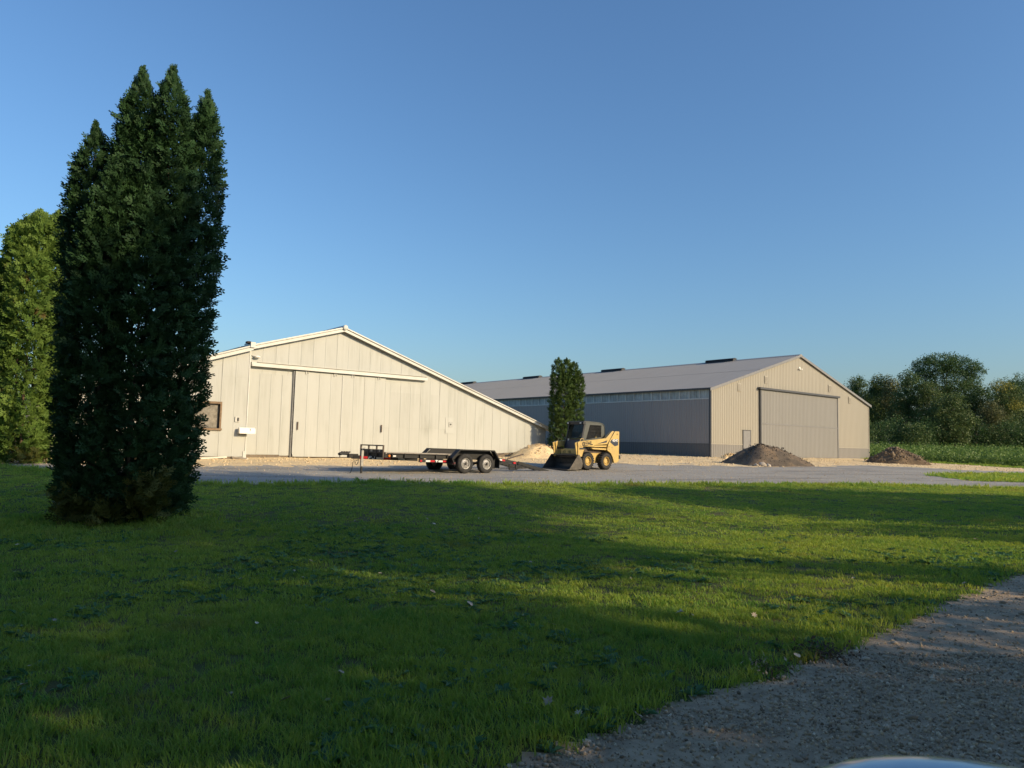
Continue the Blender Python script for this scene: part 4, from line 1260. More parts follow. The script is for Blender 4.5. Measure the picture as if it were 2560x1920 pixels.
# dovetail and ramps
for y in (.34, 2.0):
    MB().beam((1.74, y + .03, .63), (3.05, y + .03, .45), .06, .13).build('dovetail_rail', MT['black_steel'], trl)
    m = MB(); m.beam((1.74, y + .03, .22), (2.25, y + .03, .50), .05, .06); m.beam((1.74, y + .03, .22), (1.74, y + .03, .58), .06, .06)
    m.build('brace', MT['black_steel'], trl)
    m = MB(); m.beam((2.62, y + .03, .40), (2.62, y + .03, .20), .05, .05); m.beam((2.60, y + .03, .18), (3.0, y + .03, .18), .05, .05); m.beam((3.0, y + .03, .18), (3.42, y + .03, .36), .05, .05); m.beam((2.98, y + .03, .18), (2.98, y + .03, .42), .05, .05)
    m.build('ramp_stand', MT['black_steel'], trl)
for k in range(4): MB().box(1.80 + k * .31, 1.86 + k * .31, .42, 2.0, .60 - k * .043, .66 - k * .043).build('dovetail_slat', MT['black_steel'], trl)
for (y0, y1) in ((.30, .75), (1.67, 2.12)):
    m = MB(); za, zb_ = .47, .085; xa, xb = 3.06, 4.96
    for y in (y0, y1 - .05): m.beam((xa, y + .025, za), (xb, y + .025, zb_), .05, .125)
    rp = m.build('ramp', MT['black_steel'], trl)
    m = MB()
    for k in range(8):
        t = .06 + k * .125; m.beam((xa + (xb - xa) * t, y0 + .05, za + (zb_ - za) * t + .02), (xa + (xb - xa) * t, y1 - .05, za + (zb_ - za) * t + .02), .05, .03)
    m.build('rung', MT['black_steel'], rp)
    MB().beam((2.50, y0 + .1, .62), (3.42, y0 + .1, .85), .05, .05).build('spring_arm', MT['brown_steel'], rp)
# lights, reflective tape and the maker's letters
MB().lathe([(.05, 0), (.045, -.02), (0, -.025)], -3.40, .63, 12, .30).build('marker_light', MT['amber'], trl, smooth=True)
MB().box(-3.30, -3.10, .308, .318, .60, .655).build('rating_plate', MT['white_reflector'], trl)
MB().lathe([(.05, 0), (.045, -.02), (0, -.025)], -.60, .40, 12, .0).build('marker_light', MT['red_reflector'], trl, smooth=True)
for x0, x1, mk in ((-1.78, -1.57, 'white_reflector'), (-1.57, -1.36, 'red_reflector'), (-1.18, -.98, 'white_reflector'), (-.98, -.79, 'red_reflector'), (-2.04, -1.95, 'red_reflector')):
    MB().box(x0, x1, .243, .249, .43, .50).build('reflector_tape', MT[mk], trl)
m = MB(); m.box(-1.32, -1.22, .243, .249, .47, .515); m.box(-1.29, -1.25, .242, .248, .42, .47); m.build('tape_emblem', MT['white_reflector'], trl)
ax = Vector((-4.45, 1.13, .54)); bx_ = Vector((-2.1, .36, .52)); td = (bx_ - ax).normalized(); tn_ = Vector((td.y, -td.x, 0)).normalized()


def tape(t0, t1, mk):
    p = ax + td * t0 + tn_ * .038; q = ax + td * t1 + tn_ * .038
    MB().beam(p, q, .006, .085).build('reflector_tape', MT[mk], trl)


tape(.24, .52, 'red_reflector'); tape(.86, 1.13, 'white_reflector'); tape(1.13, 1.41, 'red_reflector'); tape(1.70, 1.95, 'galv')
lo = ax + td * .56 + tn_ * .040
lettering('PJ', lo.x, lo.y, lo.z - .04, .085, .10, .03, .02, .25, dx=tuple(td)).build('lettering', MT['white_reflector'], trl)
for x0, x1, mk in ((1.98, 2.16, 'white_reflector'), (2.16, 2.33, 'red_reflector')):
    m = MB(); s = -.137; m.beam((x0, .334, .63 + s * (x0 - 1.74)), (x1, .334, .63 + s * (x1 - 1.74)), .006, .07); m.build('reflector_tape', MT[mk], trl)
MB().box(2.78, 2.92, .30, .335, .42, .50).build('tail_light', MT['red_reflector'], trl)

# ------------------------------------------------------------------ skid-steer loader
KX, KY = 3.667, 33.4
ld = empty('skid_steer_loader', (KX, KY, gh(KX + .6, KY + .7) + .0), TH, label='yellow skid steer loader with grey caged cab and lowered bucket', cat='loader')


def loader_wheel(x, yo, side):
    w = empty('wheel', (x, yo, .415)); w.parent = ld; s = -side
    prof = [(.205, .05), (.23, .02), (.30, .0), (.36, .012), (.385, .04), (.392, .09), (.392, .20), (.385, .25), (.36, .275), (.30, .29), (.205, .25)]
    m = MB(); m.lathe([(r, s * y) for r, y in prof], 0, 0, 40)
    t = m.build('tyre', MT['rubber'], w, smooth=True, angle=50)
    m = MB()
    for k in range(22):                        # chevron bars
        for hf in (0, 1):
            a = 2 * math.pi * (k + .5 * hf) / 22; da = .16
            y0, y1 = (.02, .155) if hf == 0 else (.275, .14)
            p = [(r_ * math.cos(aa), s * yy, r_ * math.sin(aa)) for r_, aa, yy in ((.372, a, y0), (.405, a + da * .35, y0 + (y1 - y0) * .3), (.405, a + da, y1))]
            m.beam(p[0], p[1], .05, .045, up=(math.cos(a), 0, math.sin(a))); m.beam(p[1], p[2], .045, .05, up=(math.cos(a), 0, math.sin(a)))
    m.build('tread_lugs', MT['rubber'], t)
    m = MB(); m.lathe([(.212, s * .035), (.208, s * .02), (.195, s * .022), (.185, s * .075), (.165, s * .105), (.12, s * .10), (.105, s * .075), (0, s * .07)], 0, 0, 32)
    r = m.build('rim', MT['yellow'], w, smooth=True, angle=40)
    m = MB()
    for k in range(8):
        a = 2 * math.pi * (k + .3) / 8; m.sphere((.135 * math.cos(a), s * .09, .135 * math.sin(a)), (.017, .02, .017), 6, 4)
    m.build('wheel_bolts', MT['dark_gap'], r)


for x in (0, 1.26):
    loader_wheel(x, 0.0, -1); loader_wheel(x, 1.72, 1)
Y_, BKM, GR = MT['yellow'], MT['loader_black'], MT['cab_grey']
m = MB(); m.prism([(-.42, .32), (1.75, .30), (1.95, .45), (1.95, 1.0), (1.3, 1.02), (.2, 1.0), (-.30, .98), (-.46, .60)], .33, 1.39)
body = m.build('chassis', Y_, ld, bevel=.015)
MB().prism([(-.05, .80), (1.5, .80), (1.3, 1.0), (.1, 1.0)], .30, .328).build('wheel_well', MT['brown_steel'], ld)
MB().box(.46, .80, .305, .328, .33, .78).build('side_plate', Y_, ld)
fp = MB().box(-.50, -.462, .36, 1.36, .58, .95).build('front_plate', Y_, ld)
lettering('GEHL', -.506, 1.16, .78, .10, .12, .03, .022, dx=(0, -1, 0)).build('lettering', BKM, fp)
m = MB()
for k in range(3): m.box(-.512, -.502, .55, 1.2, .66 + k * .035, .675 + k * .035)
m.build('stripe', BKM, fp)
MB().prism([(-.62, .58), (-.46, .56), (-.44, .75), (-.58, .72)], .42, 1.3).build('step_tread', MT['brown_steel'], ld)
# rear uprights, arms and links on both flanks
ARM = [(-.66, 1.06), (-.52, 1.12), (-.42, 1.05), (-.29, 1.10), (.38, 1.085), (.44, 1.165), (1.31, 1.22), (1.47, 1.42), (1.80, 1.86), (1.66, 1.86), (1.22, 1.505), (-.26, 1.345), (-.62, 1.32), (-.70, 1.25)]
LOWBAR = [(.40, 1.075), (1.27, 1.09), (1.29, 1.165), (.46, 1.15)]
LINK = [(.36, .97), (1.27, .94), (1.28, 1.02), (.24, 1.04)]
UP = [(1.49, 1.42), (1.35, 1.20), (1.29, .98), (1.29, .925), (1.54, .79), (1.67, .61), (1.78, .33), (2.0, .35), (2.12, .42), (2.14, 1.86), (1.84, 1.86)]
DROP = [(-.66, .60), (-.40, .62), (-.33, .80), (-.33, 1.1), (-.66, 1.1)]
for (ya, yb, near) in ((.03, .20, True), (1.52, 1.69, False)):
    a = MB().prism(ARM, ya, yb).build('lift_arm', Y_, ld, bevel=.012)
    MB().prism(LOWBAR, ya + .02, yb - .02).build('arm_brace', Y_, a)
    MB().prism(LINK, ya + .03, yb - .03).build('control_link', Y_, ld, bevel=.008)
    MB().prism(UP, ya - .03, yb + .06).build('rear_upright', Y_, ld, bevel=.015)
    MB().prism(DROP, ya + .01, yb - .01).build('arm_drop', Y_, ld, bevel=.012)
    MB().beam((-.60, (ya + yb) / 2, .62), (-.72, (ya + yb) / 2, 1.27), yb - ya + .02, .05).build('arm_front_flange', Y_, ld)
    MB().tube([(-.46, (ya + yb) / 2, .66), (-.30, (ya + yb) / 2, 1.0)], .035, 10).build('tilt_cylinder', MT['chrome'], ld, smooth=True)
    MB().tube([(-.2, (ya + yb) / 2, .98), (-.5, (ya + yb) / 2, .95), (-.56, (ya + yb) / 2 - .02, 1.08)], .03, 8).build('hydraulic_hose', BKM, ld, smooth=True)
    MB().tube([(-.50, ya + .06, 1.30), (-.47, ya + .06, 1.42), (-.36, ya + .06, 1.47), (-.26, ya + .06, 1.43), (-.24, ya + .06, 1.33)], .016, 8).build('guard_hoop', Y_, ld, smooth=True)
    MB().box(-.58, -.2, ya + .0, yb + .02, .95, 1.03).build('hose_bracket', BKM, ld)
    if near:
        MB().prism([(.58, 1.225), (1.25, 1.30), (1.31, 1.41)], ya - .004, ya - .001).build('wedge_decal', MT['decal_blue'], a)
        lettering('GEHL', -.38, ya - .005, 1.13, .15, .145, .035, .042, .0, dx=(1, 0, .09)).build('lettering', BKM, a)
        dc = MB().prism([(1.47, 1.33), (1.81, 1.13), (2.05, 1.185), (2.05, 1.50), (1.58, 1.45)], ya - .034, ya - .031).build('number_decal', MT['decal_blue'], ld)
        lettering('4840', 1.64, ya - .039, 1.355, .10, .082, .018, .026, .1, dx=(1, 0, .05)).build('lettering', MT['decal_white'], dc)
        lettering('E', 1.36, ya - .034, .99, .13, .08, .02, .018).build('lettering', BKM, ld)
        m = MB(); m.lathe([(.02, 0), (0, -.006)], 1.98, 1.77, 8, ya - .03); m.box(1.93, 2.04, ya - .036, ya - .03, 1.69, 1.715); m.lathe([(.02, 0), (0, -.006)], 1.62, 1.06, 8, ya - .03)
        m.build('warning_mark', BKM, ld)
m = MB(); m.prism([(1.72, .38), (2.10, .40), (2.12, 1.50), (1.72, 1.52)], .27, 1.45); m.build('engine_hood', Y_, ld, bevel=.02)
MB().box(2.10, 2.22, -.02, 1.74, .52, .70).build('rear_bumper', BKM, ld, bevel=.015)
MB().tube([(1.9, 1.2, 1.5), (1.9, 1.2, 1.72)], .035, 10).build('exhaust', BKM, ld)
# cab
cab = empty('cab', (0, 0, 0)); cab.parent = ld
for (ya, yb) in ((.34, .375), (1.345, 1.38)):
    m = MB()
    m.prism([(.12, 2.13), (1.21, 2.12), (1.36, 2.16), (1.26, 2.21), (.98, 2.255), (.12, 2.285)], ya, yb)
    m.prism([(1.20, 1.56), (1.45, 1.52), (1.43, 2.02), (1.36, 2.158), (1.212, 2.118)], ya, yb)
    m.prism([(-.20, 1.0), (.02, 1.0), (.16, 1.42), (.42, 2.128), (.12, 2.128), (-.12, 1.38)], ya, yb)
    m.prism([(.022, 1.0), (1.44, 1.0), (1.448, 1.518), (1.20, 1.556), (.20, 1.43), (.162, 1.42)], ya, yb)
    m.build('side_frame', GR, cab)
    m = MB()
    for k in range(13):
        t = k / 12; x0 = .42 + .78 * t; x1 = .17 + 1.03 * t
        m.beam((x1, (ya + yb) / 2, 1.44 + .12 * t), (x0, (ya + yb) / 2, 2.125), .008, .012)
    for k in range(9):
        t = (k + .5) / 9; z = 1.46 + .66 * t; xl = .17 + .25 * t; m.beam((xl, (ya + yb) / 2, z + .06 * (1 - t) * 0), (1.20, (ya + yb) / 2, z + .08 * (1 - t)), .008, .012)
    m.build('guard_mesh', BKM, cab)
    MB().prism([(.18, 1.44), (1.19, 1.56), (1.19, 2.11), (.42, 2.11)], (ya + yb) / 2 + (.012 if ya > 1 else .014), (ya + yb) / 2 + .016).build('side_window', MT['cab_glass'], cab)
PR_ = [(.0, 2.29), (.12, 2.30), (.98, 2.27), (1.27, 2.22), (1.38, 2.15), (1.445, 2.03), (1.46, 1.62)]
m = MB()
for (x0, z0), (x1, z1) in zip(PR_[:-1], PR_[1:]):
    y0, y1 = .32, 1.40
    m.add([(x0, y0, z0 - .03), (x1, y0, z1 - .03), (x1, y1, z1 - .03), (x0, y1, z0 - .03), (x0, y0, z0), (x1, y0, z1), (x1, y1, z1), (x0, y1, z0)], [(0, 3, 2, 1), (4, 5, 6, 7), (0, 1, 5, 4), (2, 3, 7, 6)])
m.add([(0, .32, 2.26), (0, 1.4, 2.26), (0, 1.4, 2.29), (0, .32, 2.29)], [(0, 3, 2, 1)])
m.build('cab_roof', GR, cab)
MB().box(-.06, .10, .31, 1.41, 2.13, 2.26).build('roof_header', BKM, cab, bevel=.01)
for y in (.40, 1.24):
    l_ = MB().box(-.10, -.02, y, y + .13, 2.15, 2.24).build('work_light', BKM, cab)
    MB().box(-.106, -.10, y + .015, y + .115, 2.165, 2.225).build('lens', MT['lamp_white'], l_)
m = MB(); m.beam((.06, .36, 2.13), (-.22, .36, 1.0), .06, .09); m.beam((.06, 1.36, 2.13), (-.22, 1.36, 1.0), .06, .09); m.beam((-.11, .39, 1.40), (-.11, 1.33, 1.40), .05, .06)
m.build('door_frame', BKM, cab)
m = MB(); m.add([(.04, .40, 2.12), (.04, 1.32, 2.12), (-.11, 1.32, 1.43), (-.11, .40, 1.43)], [(0, 1, 2, 3)]); m.build('front_window', MT['cab_glass'], cab)
MB().prism([(-.24, .98), (-.20, .98), (-.10, 1.38), (-.14, 1.38)], .39, 1.33).build('front_panel', MT['decal_blue'], cab)
m = MB()
for k in range(8): m.beam((1.40, .40, 1.56 + k * .07), (1.40, 1.32, 1.56 + k * .07), .01, .014)
for k in range(11): m.beam((1.40, .42 + k * .088, 1.52), (1.40, .42 + k * .088, 2.12), .01, .014)
m.build('rear_guard', GR, cab)
st = MB().box(.45, .95, .60, 1.12, 1.02, 1.30).prism([(.85, 1.28), (1.05, 1.30), (1.16, 1.85), (1.02, 1.86)], .60, 1.12).build('seat', BKM, cab, bevel=.04)
for y in (.52, 1.18): MB().tube([(.25, y, 1.05), (.15, y, 1.35), (.18, y, 1.48)], .018, 8).build('control_lever', BKM, cab)
m = MB(); m.beam((.15, .46, 1.45), (.15, 1.26, 1.45), .04, .05); m.build('lap_bar', Y_, cab)
MB().box(-.18, -.13, 1.18, 1.22, 1.36, 1.46).build('door_handle', MT['lamp_white'], cab)
# bucket
bk = empty('bucket', (0, 0, 0)); bk.parent = ld
b0, b1 = -.04, 1.76
SH = [(-1.34, .035), (-.80, .03), (-.58, .06), (-.47, .14), (-.45, .30), (-.50, .48), (-.66, .69), (-.72, .69)]
m = MB()
for (x0, z0), (x1, z1) in zip(SH[:-1], SH[1:]):
    dx, dz = x1 - x0, z1 - z0; L = math.hypot(dx, dz); nx, nz = dz / L * .016, -dx / L * .016
    m.add([(x0, b0, z0), (x1, b0, z1), (x1, b1, z1), (x0, b1, z0), (x0 + nx, b0, z0 + nz), (x1 + nx, b0, z1 + nz), (x1 + nx, b1, z1 + nz), (x0 + nx, b1, z0 + nz)],
          [(0, 1, 2, 3), (7, 6, 5, 4), (0, 4, 5, 1), (2, 6, 7, 3), (3, 7, 4, 0), (1, 5, 6, 2)])
m.build('bucket_shell', MT['bucket'], bk)
for y in (b0 - .012, b1): MB().prism([(-1.30, .035), (-.80, .02), (-.58, .05), (-.46, .14), (-.44, .30), (-.49, .48), (-.66, .70), (-.74, .70)], y, y + .012).build('bucket_side', MT['bucket'], bk)
MB().box(-1.42, -1.20, b0 - .02, b1 + .02, .01, .033).build('cutting_edge', MT['bucket'], bk)
MB().box(-.74, -.64, b0, b1, .67, .705).build('bucket_rim', MT['bucket'], bk)
MB().prism([(-.46, .15), (-.40, .30), (-.44, .58), (-.50, .60), (-.455, .30)], .25, 1.47).build('coupler_plate', MT['loader_black'], bk)


# ------------------------------------------------------------------ heaps of stone and soil
def heap(name, x, y, rx, ry, h, rot, mat, clod, label, seed, n_clod, skew=(0, 0), top=1.6, group=None, clod_size=(.02, .06), rough=.6):
    rng = np.random.default_rng(seed); nr, na = 30, 84
    r = np.linspace(0, 1.12, nr); a = np.linspace(0, 2 * math.pi, na, endpoint=False)
    R, A = np.meshgrid(r, a, indexing='ij')
    edge = 1 + .22 * (vnoise(np.cos(A) * 1.6 + 8, np.sin(A) * 1.6 + 8, seed) - .5) * 2
    lx = R * np.cos(A) * rx * edge + skew[0] * (1 - R) * rx; ly = R * np.sin(A) * ry * edge + skew[1] * (1 - R) * ry
    wx = x + lx * math.cos(rot) - ly * math.sin(rot); wy = y + lx * math.sin(rot) + ly * math.cos(rot)
    prof = np.clip(1 - R, -.12, 1); prof = np.where(prof > 0, 1 - (1 - prof) ** top, prof)
    z = ground_h(wx.ravel(), wy.ravel()).reshape(wx.shape) + h * prof * (1 + .35 * fbm(wx * .9, wy * .9, seed + 4)) + .18 * h * fbm(wx * 2.6, wy * 2.6, seed + 5) * np.clip(prof * 4, 0, 1) * rough - .03
    V = np.stack([wx.ravel() - x, wy.ravel() - y, z.ravel() - gh(x, y)], -1)
    I = np.arange(nr * na).reshape(nr, na)
    F = np.stack([I[:-1], np.roll(I, -1, 1)[:-1], np.roll(I, -1, 1)[1:], I[1:]], -1).reshape(-1, 4)
    o = link(name, mesh_np(name, V, F, True), mat); o.location = (x, y, gh(x, y)); tag(o, label, 'pile', group)
    ii = rng.integers(0, nr - 5, n_clod); jj = rng.integers(0, na, n_clod)
    P = V.reshape(nr, na, 3)[ii, jj] + rng.normal(size=(n_clod, 3)) * np.array([.12, .12, .0]); P[:, 2] += .005
    s = rng.uniform(*clod_size, n_clod) * (1 + 1.2 * (rng.random(n_clod) > .92))
    V2, F2 = stamp(CLOD, P, rng.normal(size=P.shape), rng.normal(size=P.shape), s, rng)
    c = link('clods', mesh_np('clods', V2, F2), clod, o); c['kind'] = 'stuff'
    return o


def clod(seed):
    r = np.random.default_rng(seed); t = (1 + 5 ** .5) / 2
    v = np.array([(-1, t, 0), (1, t, 0), (-1, -t, 0), (1, -t, 0), (0, -1, t), (0, 1, t), (0, -1, -t), (0, 1, -t), (t, 0, -1), (t, 0, 1), (-t, 0, -1), (-t, 0, 1)]) / 1.9
    f = np.array([(0, 11, 5), (0, 5, 1), (0, 1, 7), (0, 7, 10), (0, 10, 11), (1, 5, 9), (5, 11, 4), (11, 10, 2), (10, 7, 6), (7, 1, 8), (3, 9, 4), (3, 4, 2), (3, 2, 6), (3, 6, 8), (3, 8, 9), (4, 9, 5), (2, 4, 11), (6, 2, 10), (8, 6, 7), (9, 8, 1)])
    return v * r.uniform(.7, 1.15, (12, 1)) * np.array([1.15, .9, .62]), f


CLOD = [clod(s) for s in range(4)]
p1 = heap('soil_pile', 16.2, 44.3, 3.0, 1.9, 1.26, AZ * .55, MT['dirt_dark'], MT['pebble_dark'], 'dark grey soil pile in front of the shed door', 31, 1100, (-.28, 0), 1.35, 'heaps of soil and stone', (.012, .04))
heap('soil_pile', 30.2, 55.6, 2.2, 1.7, 1.12, .2, MT['dirt_brown'], MT['pebble_brown'], 'brown clumpy soil pile beyond the right corner of the shed', 33, 900, (-.1, 0), 1.6, 'heaps of soil and stone', (.03, .09))
heap('gravel_pile', 1.55, 44.0, 2.0, 1.5, .88, AZ, MT['tan'], MT['pebble_tan'], 'tan limestone gravel pile against the low end of the barn', 35, 900, (.1, 0), 1.45, 'heaps of soil and stone', (.012, .035))
heap('gravel_pile', 15.6, 50.4, .95, .55, .38, AZ, MT['tan'], MT['pebble_tan'], 'small tan gravel heap at the near corner of the steel shed', 36, 200, (0, 0), 1.5, 'heaps of soil and stone')
# lumps of broken concrete at the dark pile's toe
for k, (x, y, s) in enumerate(((14.9, 42.25, .34), (15.25, 42.1, .2), (14.5, 42.0, .16))):
    v, f = clod(60 + k); o = link('concrete_lump', mesh_np('concrete_lump', v * s, f), MT['concrete']); o.location = (x, y, gh(x, y) + s * .25); o.rotation_euler = (.3 * k, .2, k)
    tag(o, ('largest pale concrete lump at the toe of the dark pile', 'middle sized pale lump right of the largest lump', 'smallest pale lump left of the largest lump')[k], 'rubble', 'pale lumps at the toe of the dark pile')

# ------------------------------------------------------------------ scattered stuff (instances on points)
def scatter(name, P, rot, scl, protos, mat, kind='stuff', parent=None):
    n = len(P); me = bpy.data.meshes.new(name)
    me.vertices.add(n); me.vertices.foreach_set('co', np.asarray(P, np.float32).ravel())
    a = me.attributes.new('rot', 'FLOAT_VECTOR', 'POINT'); a.data.foreach_set('vector', np.asarray(rot, np.float32).ravel())
    a = me.attributes.new('scl', 'FLOAT_VECTOR', 'POINT'); s = np.asarray(scl, np.float32); s = np.repeat(s[:, None], 3, 1) if s.ndim == 1 else s
    a.data.foreach_set('vector', s.ravel())
    a = me.attributes.new('pick', 'INT', 'POINT'); a.data.foreach_set('value', RNG.integers(0, len(protos), n).astype(np.int32))
    o = bpy.data.objects.new(name, me); COL.objects.link(o)
    if parent is not None: o.parent = parent
    col = bpy.data.collections.new(name + '_pieces')
    for i, (v, f) in enumerate(protos):
        pm = mesh_np(name + '_piece', v, f); pm.materials.append(mat)
        col.objects.link(bpy.data.objects.new('%s_piece_%02d' % (name, i), pm))
    ng = bpy.data.node_groups.new(name + '_scatter', 'GeometryNodeTree')
    ng.interface.new_socket('Geometry', in_out='INPUT', socket_type='NodeSocketGeometry')
    ng.interface.new_socket('Geometry', in_out='OUTPUT', socket_type='NodeSocketGeometry')
    N = ng.nodes; gi = N.new('NodeGroupInput'); go = N.new('NodeGroupOutput')
    ci = N.new('GeometryNodeCollectionInfo'); ci.inputs['Collection'].default_value = col; ci.inputs['Separate Children'].default_value = True; ci.inputs['Reset Children'].default_value = True
    ip = N.new('GeometryNodeInstanceOnPoints'); ip.inputs['Pick Instance'].default_value = True

    def attr(nm, t):
        q = N.new('GeometryNodeInputNamedAttribute'); q.data_type = t; q.inputs['Name'].default_value = nm; return q.outputs['Attribute']
    ng.links.new(gi.outputs[0], ip.inputs['Points']); ng.links.new(ci.outputs[0], ip.inputs['Instance'])
    ng.links.new(attr('rot', 'FLOAT_VECTOR'), ip.inputs['Rotation']); ng.links.new(attr('scl', 'FLOAT_VECTOR'), ip.inputs['Scale']); ng.links.new(attr('pick', 'INT'), ip.inputs['Instance Index'])
    ng.links.new(ip.outputs[0], go.inputs[0])
    md = o.modifiers.new('scatter', 'NODES'); md.node_group = ng
    o['kind'] = kind
    return o


def tuft(seed, n=26, r=.085, h=.075, w=.0042, lean=.5):
    g = np.random.default_rng(seed); V = []; F = []
    for i in range(n):
        a = g.random() * 6.283; rr_ = r * math.sqrt(g.random()); b = np.array([rr_ * math.cos(a), rr_ * math.sin(a), -.005])
        hh = h * g.uniform(.5, 1.25); d = g.random() * 6.283; ln = lean * g.uniform(.15, 1.1) * hh
        dv = np.array([math.cos(d), math.sin(d), 0]); sd = np.array([-dv[1], dv[0], 0]) if g.random() < .6 else np.array([math.cos(d + 1), math.sin(d + 1), 0]); ww = w * g.uniform(.7, 1.3)
        m = b + dv * ln * .35 + np.array([0, 0, hh * .6]); t = b + dv * ln + np.array([0, 0, hh]); k = len(V)
        V.extend([b - sd * ww, b + sd * ww, m - sd * ww * .8, m + sd * ww * .8, t]); F.extend([(k, k + 1, k + 3), (k, k + 3, k + 2), (k + 2, k + 3, k + 4)])
    return np.array(V), np.array(F)


def wedge_points(d0, d1, dens, half=.86, rng=RNG):
    area = half * (d1 * d1 - d0 * d0); n = int(area * dens)
    y = np.sqrt(rng.random(n) * (d1 * d1 - d0 * d0) + d0 * d0); x = (rng.random(n) * 2 - 1) * half * y
    return x, y


def on_ground(x, y): return np.stack([x, y, ground_h(x, y)], -1)


# lawn grass, finer and denser close by
for nm, d0, d1, dens, (n, r, h, w), hs in (('lawn_grass', 2.6, 7.5, 260, (26, .075, .056, .0024), 1.0), ('lawn_grass', 7.5, 14, 120, (28, .10, .040, .0038), 1.0), ('lawn_grass', 14, 34, 42, (32, .17, .034, .0070), 1.0)):
    x, y = wedge_points(d0, d1, dens)
    L = label_at(x, y); k = (L == 0); x, y = x[k], y[k]
    u, v = uv(x, y)
    edge_near = np.clip(1 - (v - 3.0) / 1.1, 0, 1)
    dry = fbm(x * .55 + 40, y * .55, 77)
    thin = (dry > .17) & (RNG.random(len(x)) < .35)
    bare = (RNG.random(len(x)) < edge_near * .35)
    keep = ~(thin | bare)
    x, y, edge_near = x[keep], y[keep], edge_near[keep]
    clumpy = 1 + .55 * fbm(x * 1.3, y * 1.3, 50) + .5 * fbm(x * 4, y * 4, 51)
    s = hs * RNG.uniform(.75, 1.25, len(x)) * clumpy * (1 + .7 * edge_near * (RNG.random(len(x)) < .6))
    s = s * (1 + 1.0 * (np.hypot(x + 7.4, y - 13.2) < 1.9) * (RNG.random(len(x)) < .5))
    rot = np.stack([RNG.normal(0, .16, len(x)), RNG.normal(0, .16, len(x)), RNG.random(len(x)) * 6.283], -1)
    sc = np.stack([np.clip(s, .7, 1.6), np.clip(s, .7, 1.6), s], -1)
    scatter(nm, on_ground(x, y), rot, sc, [tuft(int(d0 * 10) + i, n, r, h, w, .95) for i in range(5)], MT['grass'])
# ragged tufts where the lawn meets the yard, plus the far verges
xs = RNG.uniform(-16, 24, 900); ys = seg_y(xs, LAWN_EDGE) - np.abs(RNG.normal(0, .35, 900)) + .2
s = RNG.uniform(.8, 2.0, 900)
scatter('edge_grass', on_ground(xs, ys), np.stack([RNG.normal(0, .2, 900), RNG.normal(0, .2, 900), RNG.random(900) * 6.283], -1), s, [tuft(90 + i, 26, .13, .075, .006, .6) for i in range(3)], MT['grass'])
n = 9000; xs = RNG.uniform(20, 60, n); ys = RNG.uniform(34, 66, n); L = label_at(xs, ys); k = ((L == 6) | (L == 4)) & (np.abs(xs) < ys * .85); xs, ys = xs[k], ys[k]
scatter('verge_grass', on_ground(xs, ys), np.stack([RNG.normal(0, .2, len(xs)), RNG.normal(0, .2, len(xs)), RNG.random(len(xs)) * 6.283], -1), RNG.uniform(.8, 1.4, len(xs)), [tuft(95 + i, 34, .32, .09, .014, .6) for i in range(3)], MT['grass'])
# broad-leaved weeds in the turf
MT['weed'] = leafy('weed_leaves', (.06, .16, .06), (.12, .26, .10), .5, .3, 4, .35)


def rosette(seed):
    g = np.random.default_rng(seed); V = []; F = []
    for i in range(8):
        a = i * .785 + g.normal() * .25; L = g.uniform(.5, 1.0); w = L * .22; d = np.array([math.cos(a), math.sin(a), 0]); s = np.array([-d[1], d[0], 0]); k = len(V); e = g.uniform(.25, .7)
        V.extend([d * .04, d * L * .5 + s * w + np.array([0, 0, L * e * .7]), d * L + np.array([0, 0, L * e * .55]), d * L * .5 - s * w + np.array([0, 0, L * e * .6])]); F.extend([(k, k + 1, k + 2), (k, k + 2, k + 3)])
    return np.array(V), np.array(F)


x, y = wedge_points(3.2, 14, 26); L = label_at(x, y); k = (L == 0) & (fbm(x * .6, y * .6, 88) > .0); x, y = x[k], y[k]
scatter('lawn_weeds', on_ground(x, y), np.stack([RNG.normal(0, .15, len(x)), RNG.normal(0, .15, len(x)), RNG.random(len(x)) * 6.283], -1), RNG.uniform(.06, .14, len(x)), [rosette(i) for i in range(4)], MT['weed'])

# gravel: the drive in front, then the yard, then the limestone
x, y = wedge_points(2.0, 6, 2600, 1.35); x2, y2 = wedge_points(6, 16, 420, 1.35); x = np.concatenate([x, x2]); y = np.concatenate([y, y2])
L = label_at(x, y); k = (L == 1); x, y = x[k], y[k]; cl = fbm(x * .9, y * .9, 61); k = (cl > -.12) | (RNG.random(len(x)) < .45); x, y = x[k], y[k]
s = .005 + .014 * RNG.random(len(x)) ** 4.0
scatter('road_gravel', on_ground(x, y) + np.stack([0 * x, 0 * x, s * .25], -1), RNG.random((len(x), 3)) * 6.283, s, CLOD, MT['pebble'])
x, y = wedge_points(3.0, 9, 9, .95); L = label_at(x, y); k = (L == 1); x, y = x[k][:170], y[k][:170]
road = GROUND['gravel_road']
for i in range(len(x)):
    v, f = CLOD[i % 4]
    if i < 4: me_ = mesh_np('stone', v, f, True); me_.materials.append(MT['pebble']); SHM['st%d' % i] = me_
    s = random.uniform(.018, .040)
    o = link('stone', SHM['st%d' % (i % 4)], None, road, (x[i], y[i], gh(x[i], y[i]) + s * .2)); o.scale = (s, s * random.uniform(.7, 1), s * random.uniform(.6, 1)); o.rotation_euler = (0, 0, random.random() * 6.28)
x, y = wedge_points(19, 42, 16, .8); L = label_at(x, y); k = (L == 2); x, y = x[k], y[k]
s = .012 + .022 * RNG.random(len(x)) ** 3
scatter('yard_stones', on_ground(x, y), RNG.random((len(x), 3)) * 6.283, s, CLOD, MT['pebble'])
x, y = wedge_points(25, 60, 13, .8); L = label_at(x, y); k = (L == 3); x, y = x[k], y[k]
s = .018 + .055 * RNG.random(len(x)) ** 3
